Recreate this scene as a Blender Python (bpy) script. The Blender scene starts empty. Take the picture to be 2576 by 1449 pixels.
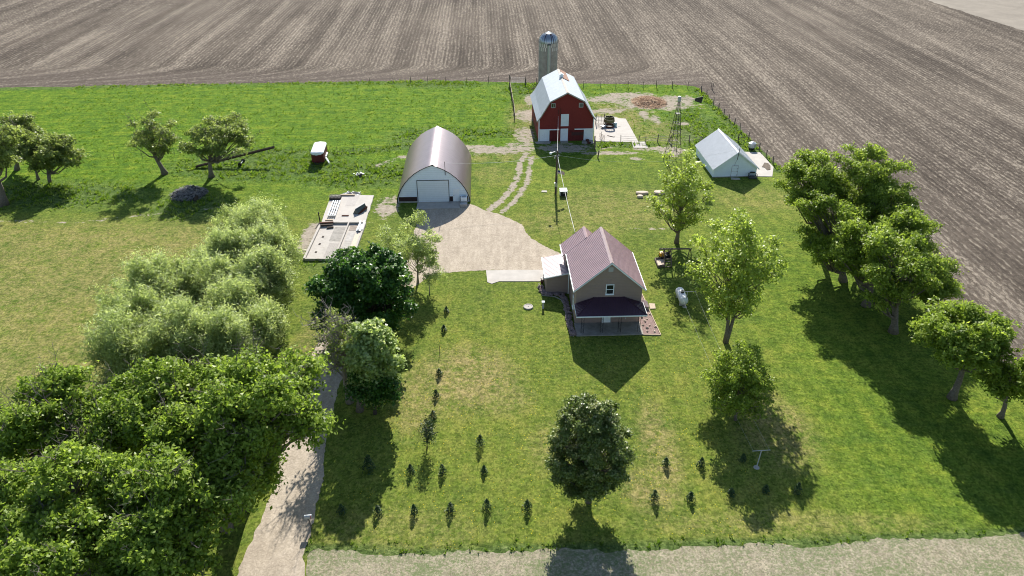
import bpy, math, random
import numpy as np
from mathutils import Vector, Matrix, noise as mnoise
from mathutils.geometry import tessellate_polygon
random.seed(7); RNG = np.random.default_rng(11)
R = math.radians
S = bpy.context.scene
COL = S.collection
# ------------------------------------------------------------------ camera, light
F_, CX, CY, CAMH, PITCH = 1900., 1288., 724.5, 48., R(31.3)
cam = bpy.data.cameras.new('camera'); co = bpy.data.objects.new('camera', cam); COL.objects.link(co)
cam.sensor_width = 36; cam.lens = 36*F_/2576; cam.clip_end = 6000; cam.clip_start = .5
co.location = (0, 0, CAMH); co.rotation_euler = (R(90)-PITCH, 0, 0)
S.camera = co
S.render.resolution_x = 1024; S.render.resolution_y = 576
SUN_EL, SUN_AZ = R(33.5), R(2.2)          # azimuth from +Y towards +X
w = bpy.data.worlds.new('World'); S.world = w; w.use_nodes = True
nt = w.node_tree; sky = nt.nodes.new('ShaderNodeTexSky'); sky.sky_type = 'NISHITA'; sky.sun_disc = False
sky.sun_elevation = SUN_EL; sky.sun_rotation = SUN_AZ; sky.air_density = 1.0; sky.dust_density = .6
bg = nt.nodes['Background']; bg.inputs[1].default_value = .088
nt.links.new(sky.outputs[0], bg.inputs[0])
sl = bpy.data.lights.new('sun', 'SUN'); sl.energy = 5.0; sl.angle = R(.5); sl.color = (1, .95, .87)
so = bpy.data.objects.new('sun', sl); COL.objects.link(so)
sd = Vector((math.sin(SUN_AZ)*math.cos(SUN_EL), math.cos(SUN_AZ)*math.cos(SUN_EL), math.sin(SUN_EL)))
so.rotation_euler = sd.to_track_quat('Z', 'Y').to_euler(); so.location = (30, 150, 90)
S.view_settings.view_transform = 'Standard'; S.view_settings.look = 'None'
S.cycles.filter_width = 1.05
S.view_settings.exposure = .95; S.view_settings.gamma = 1
# ------------------------------------------------------------------ pixel -> point
def ray(x, y):
    u, v = (x-CX)/F_, (y-CY)/F_
    return np.array([u, math.cos(PITCH)-v*math.sin(PITCH), -math.sin(PITCH)-v*math.cos(PITCH)])
def G(x, y, z=0.):
    d = ray(x, y); t = (z-CAMH)/d[2]; return Vector((d[0]*t, d[1]*t, z))
def prj(q):
    X, Y, Z = q[0], q[1], q[2]-CAMH
    zc = Y*math.cos(PITCH)-Z*math.sin(PITCH); yc = Y*math.sin(PITCH)+Z*math.cos(PITCH)
    return CX+F_*X/zc, CY-F_*yc/zc, zc
def hgt(b, ty):
    lo, hi = 0., 45.
    for _ in range(40):
        m = (lo+hi)/2
        if prj((b[0], b[1], m))[1] > ty: lo = m
        else: hi = m
    return lo
# ------------------------------------------------------------------ materials
def N(nt, t, **k):
    n = nt.nodes.new(t)
    for a, b in k.items(): setattr(n, a, b)
    return n
def ramp(nt, fac, stops):
    r = N(nt, 'ShaderNodeValToRGB'); e = r.color_ramp.elements
    while len(e) < len(stops): e.new(.5)
    for el, (p, c) in zip(e, stops): el.position = p; el.color = (*c, 1) if len(c) == 3 else c
    nt.links.new(fac, r.inputs[0]); return r.outputs[0]
def noise_(nt, vec, scale, detail=3, rough=.6):
    n = N(nt, 'ShaderNodeTexNoise'); n.inputs['Scale'].default_value = scale
    n.inputs['Detail'].default_value = detail; n.inputs['Roughness'].default_value = rough
    if vec is not None: nt.links.new(vec, n.inputs['Vector'])
    return n.outputs[0]
def mixc(nt, f, a, b, mode='MIX'):
    m = N(nt, 'ShaderNodeMix', data_type='RGBA', blend_type=mode)
    for s, v in ((0, f), (6, a), (7, b)):
        if isinstance(v, (int, float)): m.inputs[s].default_value = v
        elif isinstance(v, tuple): m.inputs[s].default_value = (*v, 1)
        else: nt.links.new(v, m.inputs[s])
    return m.outputs[2]
def math_(nt, op, a, b=None, c=None, clamp=False):
    m = N(nt, 'ShaderNodeMath', operation=op, use_clamp=clamp)
    for i, v in enumerate((a, b, c)):
        if v is None: continue
        if isinstance(v, (int, float)): m.inputs[i].default_value = v
        else: nt.links.new(v, m.inputs[i])
    return m.outputs[0]
def mscale(nt, vec, s, r=(0, 0, 0)):
    m = N(nt, 'ShaderNodeMapping'); m.inputs['Scale'].default_value = s; m.inputs['Rotation'].default_value = r
    nt.links.new(vec, m.inputs[0]); return m.outputs[0]
def new_mat(name):
    m = bpy.data.materials.new(name); m.use_nodes = True
    return m, m.node_tree, m.node_tree.nodes['Principled BSDF']
def mat(name, col, rough=.8, metal=0., var=.25, vs=2., bump=.0, bs=25., spec=.3, wav=None, dirt=None):
    m, nt, b = new_mat(name)
    tc = N(nt, 'ShaderNodeTexCoord').outputs['Object']
    c2 = tuple(max(0, x*(1-var)) for x in col); c3 = tuple(min(1, x*(1+var*.6)) for x in col)
    n1 = noise_(nt, tc, vs, 5, .65)
    c = ramp(nt, n1, [(.3, c2), (.7, c3)])
    if dirt:
        n2 = noise_(nt, tc, dirt[1], 6, .7)
        f = ramp(nt, n2, [(dirt[2], (0, 0, 0)), (dirt[2]+.1, (1, 1, 1))])
        c = mixc(nt, f, c, dirt[0])
    nt.links.new(c, b.inputs['Base Color'])
    b.inputs['Roughness'].default_value = rough; b.inputs['Metallic'].default_value = metal
    b.inputs['Specular IOR Level'].default_value = spec
    last = None
    if wav:      # (axis, period, strength)
        sp = N(nt, 'ShaderNodeSeparateXYZ'); nt.links.new(tc, sp.inputs[0])
        v = math_(nt, 'FRACT', math_(nt, 'DIVIDE', sp.outputs[wav[0]], wav[1]))
        bp = N(nt, 'ShaderNodeBump'); bp.inputs['Strength'].default_value = wav[2]; bp.inputs['Distance'].default_value = .03
        nt.links.new(v, bp.inputs['Height']); last = bp.outputs[0]
        dk = ramp(nt, v, [(0, (.55, .55, .55)), (.12, (1, 1, 1))])
        c = mixc(nt, .7, c, dk, 'MULTIPLY'); nt.links.new(c, b.inputs['Base Color'])
    if bump:
        bp = N(nt, 'ShaderNodeBump'); bp.inputs['Strength'].default_value = bump; bp.inputs['Distance'].default_value = .05
        nt.links.new(noise_(nt, tc, bs, 4), bp.inputs['Height'])
        if last: nt.links.new(last, bp.inputs['Normal'])
        last = bp.outputs[0]
    if last: nt.links.new(last, b.inputs['Normal'])
    return m
def leaf_mat(name, dark, mid, light, trans=.4, gloss=.25):
    m, nt, b = new_mat(name)
    a = N(nt, 'ShaderNodeAttribute', attribute_name='tint')
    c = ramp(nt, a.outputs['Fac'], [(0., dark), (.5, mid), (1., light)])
    b.inputs['Roughness'].default_value = .42; b.inputs['Specular IOR Level'].default_value = gloss
    nt.links.new(c, b.inputs['Base Color'])
    t = N(nt, 'ShaderNodeBsdfTranslucent')
    c2 = mixc(nt, 1., c, (1.12, 1.14, .7), 'MULTIPLY'); nt.links.new(c2, t.inputs[0])
    mx = N(nt, 'ShaderNodeMixShader'); mx.inputs[0].default_value = trans
    nt.links.new(b.outputs[0], mx.inputs[1]); nt.links.new(t.outputs[0], mx.inputs[2])
    nt.links.new(mx.outputs[0], nt.nodes['Material Output'].inputs[0])
    return m
M = {}
M['siding'] = mat('taupe_siding', (.33, .245, .215), .7, wav=(2, .2, .6), var=.06)
M['roofm'] = mat('maroon_metal_glare', (.44, .30, .31), .42, .15, var=.12, vs=1., spec=.6, bump=.05, bs=3)  # maroon metal lightened, sun glare on the roof put into the colour
M['porchm'] = mat('maroon_metal_shaded', (.06, .028, .045), .5, 0., var=.12, vs=1.)  # same metal as the main roof, with shade put into its colour
M['white'] = mat('white_paint', (.82, .86, .88), .55, var=.05)
M['trimgrey'] = mat('grey_trim', (.42, .42, .42), .6, var=.08)
M['glass'] = mat('dark_glass', (.015, .02, .02), .08, spec=.8, var=.1)
M['iron'] = mat('black_iron', (.012, .012, .013), .5, .3)
M['darkmetal'] = mat('weathered_dark_metal', (.05, .05, .05), .6, .4)
M['conc'] = mat('concrete', (.42, .39, .35), .9, var=.14, vs=1.2, bump=.3, bs=15, dirt=((.34, .30, .26), .9, .58))
M['concd'] = mat('stained_concrete', (.30, .28, .25), .9, var=.3, vs=1.5, bump=.3)
M['concw'] = mat('pale_concrete', (.44, .41, .37), .9, var=.12, vs=.8, bump=.2, dirt=((.42, .38, .33), .7, .6))
M['barnred'] = mat('red_barn_board', (.20, .027, .023), .75, var=.16, vs=3, wav=(2, .18, .5), dirt=((.10, .02, .018), 2.5, .62))
M['barnwhite'] = mat('white_board_doors', (.76, .80, .83), .7, var=.08, wav=(0, .2, .4), dirt=((.45, .42, .36), 1.3, .66))
M['barnroof'] = mat('pale_barn_roofing', (.33, .375, .42), .55, .2, var=.12, vs=1.3, wav=(1, .6, .25), bump=.1, bs=8)
M['rustroof'] = mat('rusted_roofing', (.25, .13, .085), .8, .1, var=.3, vs=4, dirt=((.35, .33, .3), 3, .6))
M['shedwall'] = mat('white_lap_siding', (.78, .88, .96), .6, var=.05, wav=(2, .2, .35))
M['shedroof'] = mat('white_metal_roof', (.62, .64, .66), .5, .15, var=.06, vs=1.)
M['quonroof'] = mat('brown_steel_roof', (.19, .15, .165), .33, .5, var=.12, vs=.7, spec=.6, wav=(1, .9, .12), bump=.06, bs=2)
M['quonwall'] = mat('white_steel_wall', (.76, .85, .92), .5, var=.04, wav=(2, .3, .2))
M['quonbrown'] = mat('dark_brown_panel', (.035, .02, .02), .6)
M['door'] = mat('overhead_door_white', (.74, .80, .83), .5, var=.05, wav=(2, .3, .3))
M['silo'] = mat('concrete_stave', (.36, .325, .29), .9, var=.25, vs=1.2, bump=.3, bs=10, dirt=((.25, .22, .19), 1., .6))
M['silodome'] = mat('galvanised_dome', (.36, .40, .44), .35, .75, var=.15, vs=3)
M['galv'] = mat('galvanised_steel', (.42, .45, .48), .45, .6, var=.15)
M['rust'] = mat('rust', (.10, .035, .02), .85, .1, var=.4, vs=5)
M['wood'] = mat('weathered_wood', (.16, .13, .11), .9, var=.3, vs=6, bump=.3)
M['darkwood'] = mat('dark_timber', (.055, .04, .032), .9, var=.4, vs=5)
M['palewood'] = mat('pale_wood', (.45, .36, .26), .8, var=.2, vs=6)
M['rock'] = mat('reddish_boulder', (.25, .19, .185), .9, var=.5, vs=5, bump=.6, bs=12)
M['palerock'] = mat('pale_limestone', (.58, .48, .38), .9, var=.2, vs=5, bump=.4)
M['mulch'] = mat('lava_rock_mulch', (.30, .21, .19), .95, var=.6, vs=14, bump=1., bs=30)
M['trailer'] = mat('dark_red_paint', (.11, .018, .02), .5, var=.2)
M['tank'] = mat('white_tank_paint', (.70, .72, .72), .35, var=.12, vs=2, dirt=((.40, .41, .40), 2.2, .55), spec=.5)
M['rubber'] = mat('black_rubber', (.012, .012, .012), .9)
M['green'] = mat('green_feeder_paint', (.11, .11, .045), .6, var=.3)
M['yellow'] = mat('yellow_paint', (.65, .33, .02), .45)
M['bark'] = mat('grey_bark', (.17, .145, .12), .95, var=.45, vs=5, bump=.8, bs=14)
M['barkd'] = mat('dark_bark', (.075, .06, .05), .95, var=.4, vs=5, bump=.8, bs=14)
M['deadwood'] = mat('dead_branch', (.24, .21, .19), .9, var=.25, vs=5)
M['cable'] = mat('white_cable', (.62, .62, .60), .6)
M['poly'] = mat('dark_poly_tank', (.012, .013, .014), .5)
M['blue'] = mat('navy_cloth', (.03, .045, .16), .9); M['redc'] = mat('red_cloth', (.45, .03, .03), .9)
M['straw'] = mat('old_straw', (.38, .25, .15), .95, var=.5, vs=6)
M['debris'] = mat('burnt_debris', (.075, .07, .065), .95, var=.5, vs=3)
L = {}
L['cotton'] = leaf_mat('cottonwood_leaf', (.10, .165, .022), (.26, .37, .055), (.46, .56, .13), .55)
L['row'] = leaf_mat('ash_leaf', (.11, .175, .024), (.28, .38, .055), (.48, .57, .13), .55)
L['poplar'] = leaf_mat('poplar_leaf', (.20, .27, .045), (.36, .46, .08), (.60, .68, .24), .55, .4)
L['willow'] = leaf_mat('willow_leaf', (.21, .27, .10), (.38, .46, .19), (.57, .64, .34), .55, .3)
L['maple'] = leaf_mat('dark_maple_leaf', (.025, .07, .01), (.055, .145, .018), (.16, .29, .06), .4, .35)
L['round'] = leaf_mat('bronze_maple_leaf', (.08, .12, .022), (.16, .225, .045), (.36, .37, .17), .35, .5)
L['pale'] = leaf_mat('pale_maple_leaf', (.20, .29, .07), (.40, .50, .18), (.66, .72, .42), .5, .4)
L['grey'] = leaf_mat('grey_green_leaf', (.13, .18, .05), (.28, .35, .10), (.46, .51, .20), .55, .3)
L['spruce'] = leaf_mat('spruce_needle', (.012, .03, .012), (.03, .065, .02), (.07, .12, .035), .15, .2)
L['grass'] = leaf_mat('long_grass_blade', (.09, .17, .015), (.16, .26, .025), (.27, .33, .09), .55, .2)
# ------------------------------------------------------------------ mesh helpers
class MB:
    def __init__(s): s.v = []; s.f = []
    def add(s, vs, fs):
        o = len(s.v); s.v += [tuple(q) for q in vs]; s.f += [tuple(i+o for i in f) for f in fs]; return s
    def box(s, x0, x1, y0, y1, z0, z1):
        vs = [(x, y, z) for z in (z0, z1) for y in (y0, y1) for x in (x0, x1)]
        return s.add(vs, [(0, 2, 3, 1), (4, 5, 7, 6), (0, 1, 5, 4), (2, 6, 7, 3), (0, 4, 6, 2), (1, 3, 7, 5)])
    def obox(s, c, size, rot=(0, 0, 0)):
        m = Matrix.Translation(c) @ __import__('mathutils').Euler(rot).to_matrix().to_4x4()
        t = MB().box(-size[0]/2, size[0]/2, -size[1]/2, size[1]/2, -size[2]/2, size[2]/2)
        return s.add([m @ Vector(q) for q in t.v], t.f)
    def beam(s, p, q, wd, ht=None, up=(0, 0, 1)):
        p, q = Vector(p), Vector(q); d = (q-p).normalized(); ht = ht or wd
        a = d.cross(Vector(up))
        if a.length < 1e-3: a = d.cross(Vector((0, 1, 0)))
        a.normalize(); b = a.cross(d)
        vs = [e+sx*a*wd/2+sy*b*ht/2 for e in (p, q) for sx, sy in ((-1, -1), (1, -1), (1, 1), (-1, 1))]
        return s.add(vs, [(3, 2, 1, 0), (4, 5, 6, 7), (0, 1, 5, 4), (1, 2, 6, 5), (2, 3, 7, 6), (3, 0, 4, 7)])
    def tube(s, pts, rad, n=8, cap=True):
        pts = [Vector(q) for q in pts]
        if not hasattr(rad, '__len__'): rad = [rad]*len(pts)
        vs = []; a = None
        for i, q in enumerate(pts):
            d = (pts[min(i+1, len(pts)-1)]-pts[max(i-1, 0)])
            if d.length < 1e-6: d = Vector((0, 0, 1))
            d.normalize()
            if a is None: a = d.cross(Vector((.3, .9, .1))).normalized()
            a = (a-d*a.dot(d)).normalized(); b = d.cross(a)
            vs += [q+(a*math.cos(t)+b*math.sin(t))*rad[i] for t in [2*math.pi*k/n for k in range(n)]]
        fs = [(i*n+k, i*n+(k+1) % n, (i+1)*n+(k+1) % n, (i+1)*n+k) for i in range(len(pts)-1) for k in range(n)]
        if cap: fs += [tuple(range(n-1, -1, -1)), tuple((len(pts)-1)*n+k for k in range(n))]
        return s.add(vs, fs)
    def prism(s, prof, y0, y1):          # profile in xz, extruded along y
        n = len(prof)
        vs = [(x, y0, z) for x, z in prof]+[(x, y1, z) for x, z in prof]
        return s.add(vs, [tuple(range(n)), tuple(range(2*n-1, n-1, -1))]+[(i, i+n, (i+1) % n+n, (i+1) % n) for i in range(n)])
    def slab(s, poly, z0, z1):           # polygon in xy
        n = len(poly); vs = [(p[0], p[1], z0) for p in poly]+[(p[0], p[1], z1) for p in poly]
        return s.add(vs, [tuple(range(n-1, -1, -1)), tuple(range(n, 2*n))]+[(i, (i+1) % n, (i+1) % n+n, i+n) for i in range(n)])
    def plate(s, a, b, c, d, th):        # slab from a quad, thickened along its normal
        a, b, c, d = map(Vector, (a, b, c, d)); n = (b-a).cross(d-a).normalized()*th
        return s.add([a, b, c, d, a-n, b-n, c-n, d-n], [(0, 1, 2, 3), (7, 6, 5, 4), (0, 4, 5, 1), (1, 5, 6, 2), (2, 6, 7, 3), (3, 7, 4, 0)])
    def lathe(s, prof, c=(0, 0, 0), n=32):
        vs = [(c[0]+r*math.cos(t), c[1]+r*math.sin(t), c[2]+z) for r, z in prof for t in [2*math.pi*k/n for k in range(n)]]
        fs = [(i*n+k, i*n+(k+1) % n, (i+1)*n+(k+1) % n, (i+1)*n+k) for i in range(len(prof)-1) for k in range(n)]
        return s.add(vs, fs)
    def build(s, name, m, parent=None, smooth=False):
        me = bpy.data.meshes.new(name); me.from_pydata(s.v, [], s.f); me.materials.append(m)
        if smooth: me.polygons.foreach_set('use_smooth', [True]*len(me.polygons))
        me.update(); o = bpy.data.objects.new(name, me); COL.objects.link(o)
        if parent: o.parent = parent
        return o
def tag(o, label=None, cat=None, group=None, kind=None):
    if label: o['label'] = label
    if cat: o['category'] = cat
    if group: o['group'] = group
    if kind: o['kind'] = kind
    return o
def thing(name, label, cat, loc, rz=0., group=None):
    o = bpy.data.objects.new(name, None); COL.objects.link(o); o.location = loc; o.rotation_euler = (0, 0, rz); o.empty_display_size = .3
    return tag(o, label, cat, group)
def fixnormals(o):
    import bmesh
    b = bmesh.new(); b.from_mesh(o.data); bmesh.ops.recalc_face_normals(b, faces=b.faces); b.to_mesh(o.data); b.free(); return o
def quads(name, V, m, parent=None, tint=None):      # V: (n,4,3) array
    n = len(V); me = bpy.data.meshes.new(name)
    me.vertices.add(n*4); me.vertices.foreach_set('co', V.reshape(-1).astype(np.float32))
    me.loops.add(n*4); me.loops.foreach_set('vertex_index', np.arange(n*4, dtype=np.int32))
    me.polygons.add(n); me.polygons.foreach_set('loop_start', np.arange(0, n*4, 4, dtype=np.int32))
    if tint is not None:
        at = me.attributes.new('tint', 'FLOAT', 'FACE'); at.data.foreach_set('value', np.clip(tint, 0, 1).astype(np.float32))
    me.materials.append(m); me.update(calc_edges=True); me.validate()
    o = bpy.data.objects.new(name, me); COL.objects.link(o)
    if parent: o.parent = parent
    return o
# ------------------------------------------------------------------ the ground
def seg_d(X, Y, a, b):
    ax, ay, bx, by = a[0], a[1], b[0], b[1]; dx, dy = bx-ax, by-ay
    t = np.clip(((X-ax)*dx+(Y-ay)*dy)/(dx*dx+dy*dy+1e-9), 0, 1)
    return np.hypot(X-ax-t*dx, Y-ay-t*dy)
def poly_in(X, Y, P):
    r = np.zeros(X.shape, bool); n = len(P)
    for i in range(n):
        x1, y1 = P[i][:2]; x2, y2 = P[(i+1) % n][:2]
        c = ((y1 > Y) != (y2 > Y)) & (X < (x2-x1)*(Y-y1)/(y2-y1+1e-12)+x1); r ^= c
    return r
def sdf(X, Y, P):
    d = np.full(X.shape, 1e9)
    for i in range(len(P)): d = np.minimum(d, seg_d(X, Y, P[i], P[(i+1) % len(P)]))
    return np.where(poly_in(X, Y, P), d, -d)
def sm(x, a, b):
    t = np.clip((x-a)/(b-a), 0, 1); return t*t*(3-2*t)
far = [260, 400, 700, 1500, 3200]
xs = np.array([-v for v in far[::-1]]+list(np.arange(-170, -90, 4))+list(np.arange(-90, 70, .5))+list(np.arange(70, 170, 4))+far)
ys = np.array([-900, -200, -40]+list(np.arange(0, 30, 3))+list(np.arange(30, 172, .5))+list(np.arange(172, 330, 6))+[400, 700, 1500, 3500])
X, Y = np.meshgrid(xs, ys); nx, ny = len(xs), len(ys)
masks = {k: np.zeros(X.shape) for k in ('dirt', 'dry', 'lush', 'rough', 'dandy')}
def blob(k, px, py, rx, ry, s=1., rot=0.):
    c = G(px, py); dx, dy = X-c.x, Y-c.y; ca, sa = math.cos(rot), math.sin(rot)
    q = np.hypot((dx*ca+dy*sa)/rx, (-dx*sa+dy*ca)/ry); masks[k] = np.maximum(masks[k], s*(1-sm(q, .45, 1.25)))
def track(k, pts, wd, s=1.):
    P = [G(*p) for p in pts]; d = np.full(X.shape, 1e9)
    for a, b in zip(P[:-1], P[1:]): d = np.minimum(d, seg_d(X, Y, a, b))
    masks[k] = np.maximum(masks[k], s*(1-sm(d, wd*.4, wd)))
masks['lush'] = np.maximum(sm(Y, 94, 116)*(1-.45*sm(X, 0, 20)*(1-sm(Y, 128, 138)))*(1-.6*sm(X, -22, -6)*(1-sm(Y, 116, 124))), .5*sm(X, 20, 34)*(1-sm(Y, 84, 106)))
masks['dry'] = .6*sm(-X, 34, 44)*(1-sm(Y, 92, 101))*sm(Y, 55, 62)
masks['dandy'] = sm(-np.abs(X-4)+0*Y, -22, -14)*sm(Y, 38, 42)*(1-sm(Y, 66, 76))
blob('dry', 1170, 950, 6, 6, .9); blob('dry', 1250, 1000, 4, 3, .6); blob('dry', 1060, 1000, 3, 6, .7); blob('dry', 1400, 1120, 3, 4, .4); blob('dry', 1660, 1120, 2.0, 7, .75); blob('dry', 1640, 1230, 3, 3, .75)
blob('dry', 1560, 520, 12, 8, .45); blob('dry', 1450, 560, 10, 5, .4); blob('dry', 1950, 1080, 4, 6, .7); blob('dry', 1900, 500, 8, 5, .3); blob('dry', 2000, 1320, 14, 1.6, .4); blob('dry', 1000, 1340, 8, 3, .3); blob('dry', 1240, 440, 4, 5, .4)
blob('dry', 760, 900, 2, 9, .5)
for a in [(1250, 378, 7, 2.2), (1200, 372, 5, 1.6), (1320, 340, 2.2, 5), (1325, 290, 3, 4.5), (1340, 250, 2, 5), (1310, 370, 3.5, 3), (975, 520, 2.0, 4.5), (1540, 250, 7, 3.2), (1650, 262, 10, 5), (1520, 280, 5, 2), (1580, 240, 7, 2.5), (1700, 250, 5, 3.5), (1620, 290, 1.2, 4), (1650, 300, 1.0, 3), (1720, 312, 1.4, 1.2), (1602, 400, 1.4, .9), (1690, 380, 3, 3), (1640, 375, 4, 1.1), (775, 600, 1.6, 6), (1420, 372, 5.5, 2.8), (1530, 385, 6, 1.0), (1075, 340, 2, 1)]:
    blob('dirt', *a, s=.85)
track('dirt', [(1230, 530), (1275, 490), (1302, 450), (1308, 410), (1325, 385)], .75, 1.)
track('dirt', [(1262, 535), (1300, 500), (1326, 460), (1332, 425), (1335, 395)], .65, .95)
track('dirt', [(940, 420), (1010, 395), (1180, 390), (1310, 372)], .9, .6)
track('dirt', [(1510, 375), (1640, 352), (1760, 352)], .5, .4); track('dirt', [(1340, 572), (1700, 575)], .22, .45)
track('dirt', [(870, 440), (860, 560), (930, 560)], .4, .25)
track('dirt', [(0, 555), (200, 560), (330, 545), (560, 520)], .5, .35)
blob('dry', 1540, 300, 9, 12, .8); blob('dry', 1680, 330, 8, 7, .7); blob('dry', 1320, 300, 4, 14, .7); blob('dry', 1240, 390, 10, 4, .6); blob('dry', 1850, 300, 3, 8, .4)
for a in [(640, 420, 16, 7), (900, 440, 12, 6), (1090, 345, 9, 6), (1350, 225, 9, 6), (1760, 330, 6, 16), (1850, 370, 6, 10), (1200, 335, 8, 3), (1550, 365, 9, 1.6), (470, 520, 7, 5), (760, 420, 12, 5), (100, 490, 20, 6), (820, 600, 3, 10), (1100, 210, 12, 4)]:
    blob('rough', *a, s=.9)
track('rough', [(1760, 228), (1800, 270), (1870, 340), (1950, 425)], 2.0, 1.); track('rough', [(0, 222), (600, 208), (1100, 206)], 2.5, .8)
track('rough', [(620, 378), (830, 388), (1030, 368)], 2.0, .9); track('rough', [(780, 1385), (1100, 1395), (1350, 1385), (2000, 1368), (2576, 1345)], .9, 1.)
Z = np.zeros(X.shape)
inner = (Y > 40) & (Y < 165) & (np.abs(X) < 100)
me = bpy.data.meshes.new('ground'); V = np.stack([X, Y, Z], -1).reshape(-1, 3)
idx = np.arange(nx*ny).reshape(ny, nx)
Fq = np.stack([idx[:-1, :-1], idx[:-1, 1:], idx[1:, 1:], idx[1:, :-1]], -1).reshape(-1, 4)
me.vertices.add(len(V)); me.vertices.foreach_set('co', V.reshape(-1).astype(np.float32))
me.loops.add(len(Fq)*4); me.loops.foreach_set('vertex_index', Fq.reshape(-1).astype(np.int32))
me.polygons.add(len(Fq)); me.polygons.foreach_set('loop_start', np.arange(0, len(Fq)*4, 4, dtype=np.int32))
for k, a in masks.items():
    at = me.attributes.new(k, 'FLOAT', 'POINT'); at.data.foreach_set('value', a.reshape(-1).astype(np.float32))
me.update(calc_edges=True)
ground = bpy.data.objects.new('ground', me); COL.objects.link(ground); tag(ground, kind='structure')
m, nt, b = new_mat('grass_ground'); me.materials.append(m)
tc = N(nt, 'ShaderNodeTexCoord').outputs['Object']
def attr(k): return N(nt, 'ShaderNodeAttribute', attribute_name=k).outputs['Fac']
n_big = noise_(nt, tc, .07, 3); n_mid = noise_(nt, tc, .45, 5, .7); n_sm = noise_(nt, tc, 1.6, 7, .9); n_fi = noise_(nt, tc, 3.4, 6, 1.)
ncl = noise_(nt, mscale(nt, tc, (1, 1.6, 1)), 1.1, 6, .8)
mow = noise_(nt, mscale(nt, tc, (.12, 1.1, 1)), 1., 3, .6)
lawn = ramp(nt, math_(nt, 'ADD', math_(nt, 'MULTIPLY', n_mid, .6), math_(nt, 'MULTIPLY', n_big, .4)), [(.36, (.066, .115, .019)), (.5, (.113, .162, .022)), (.62, (.175, .195, .038))])
lawn = mixc(nt, ramp(nt, n_sm, [(.42, (0, 0, 0)), (.72, (.8, .8, .8))]), lawn, (.18, .19, .055))
lush = ramp(nt, math_(nt, 'ADD', math_(nt, 'MULTIPLY', n_mid, .6), math_(nt, 'MULTIPLY', mow, .4)), [(.36, (.05, .115, .014)), (.5, (.10, .18, .016)), (.64, (.18, .24, .024))])
base = mixc(nt, attr('lush'), lawn, lush)
stp = noise_(nt, mscale(nt, tc, (1.1, .035, 1), (0, 0, .09)), 1., 3, .6)
base = mixc(nt, .5, base, ramp(nt, stp, [(.38, (.86, .9, .86)), (.62, (1.16, 1.1, 1.1))]), 'MULTIPLY')
tan = ramp(nt, n_sm, [(.3, (.17, .145, .045)), (.7, (.34, .28, .14))])
dryf = math_(nt, 'MULTIPLY', attr('dry'), ramp(nt, math_(nt, 'ADD', math_(nt, 'MULTIPLY', n_sm, .65), math_(nt, 'MULTIPLY', n_mid, .45)), [(.46, (0, 0, 0)), (.60, (1, 1, 1))]))
base = mixc(nt, dryf, base, tan)
rough = ramp(nt, ncl, [(.35, (.045, .085, .022)), (.55, (.10, .15, .045)), (.75, (.20, .23, .11))])
base = mixc(nt, math_(nt, 'MULTIPLY', attr('rough'), .85), base, rough)
clump = ramp(nt, ncl, [(.32, (.42, .5, .4)), (.5, (1, 1, 1)), (.68, (1.3, 1.22, 1.2))])
base = mixc(nt, .85, base, clump, 'MULTIPLY')
base = mixc(nt, .8, base, ramp(nt, n_fi, [(.34, (.5, .56, .5)), (.5, (1, 1, 1)), (.66, (1.4, 1.32, 1.3))]), 'MULTIPLY')
vs_ = N(nt, 'ShaderNodeTexVoronoi'); vs_.inputs['Scale'].default_value = 6.5; nt.links.new(mscale(nt, tc, (1, .7, 1)), vs_.inputs['Vector'])
vb = N(nt, 'ShaderNodeSeparateColor'); nt.links.new(vs_.outputs['Color'], vb.inputs[0])
base = mixc(nt, .8, base, ramp(nt, vb.outputs[0], [(0, (.55, .6, .55)), (.5, (1, 1, 1)), (1, (1.4, 1.36, 1.4))]), 'MULTIPLY')
gs = N(nt, 'ShaderNodeSeparateXYZ'); nt.links.new(tc, gs.inputs[0])
mw = math_(nt, 'SINE', math_(nt, 'MULTIPLY', math_(nt, 'ADD', math_(nt, 'ADD', gs.outputs[0], math_(nt, 'MULTIPLY', gs.outputs[1], .13)), math_(nt, 'MULTIPLY', n_big, 2.)), 2*math.pi/2.3))
mwf = math_(nt, 'MULTIPLY', ramp(nt, math_(nt, 'DIVIDE', gs.outputs[0], 60), [(.28, (0, 0, 0)), (.42, (1, 1, 1))]), math_(nt, 'LESS_THAN', gs.outputs[1], 112))
base = mixc(nt, math_(nt, 'MULTIPLY', mwf, .5), base, ramp(nt, math_(nt, 'ADD', math_(nt, 'MULTIPLY', mw, .5), .5), [(.3, (.86, .9, .86)), (.7, (1.13, 1.09, 1.1))]), 'MULTIPLY')
soil = ramp(nt, n_sm, [(.3, (.18, .15, .108)), (.7, (.48, .42, .345))])
brk = math_(nt, 'ADD', math_(nt, 'MULTIPLY', n_mid, .4), math_(nt, 'MULTIPLY', ncl, .6))
df = ramp(nt, math_(nt, 'ADD', math_(nt, 'MULTIPLY', attr('dirt'), .8), math_(nt, 'MULTIPLY', math_(nt, 'SUBTRACT', brk, .5), 5.2)), [(.40, (0, 0, 0)), (.55, (1, 1, 1))])
df = math_(nt, 'MULTIPLY', df, ramp(nt, attr('dirt'), [(.01, (0, 0, 0)), (.16, (1, 1, 1))]))
base = mixc(nt, df, base, soil)
vor = N(nt, 'ShaderNodeTexVoronoi'); vor.inputs['Scale'].default_value = 3.2; nt.links.new(tc, vor.inputs['Vector'])
yf = math_(nt, 'MULTIPLY', math_(nt, 'LESS_THAN', vor.outputs['Distance'], .13), math_(nt, 'MULTIPLY', attr('dandy'), ramp(nt, noise_(nt, tc, .35, 3), [(.40, (0, 0, 0)), (.52, (1, 1, 1))])))
base = mixc(nt, math_(nt, 'MULTIPLY', yf, .75), base, (.62, .48, .03))
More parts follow.
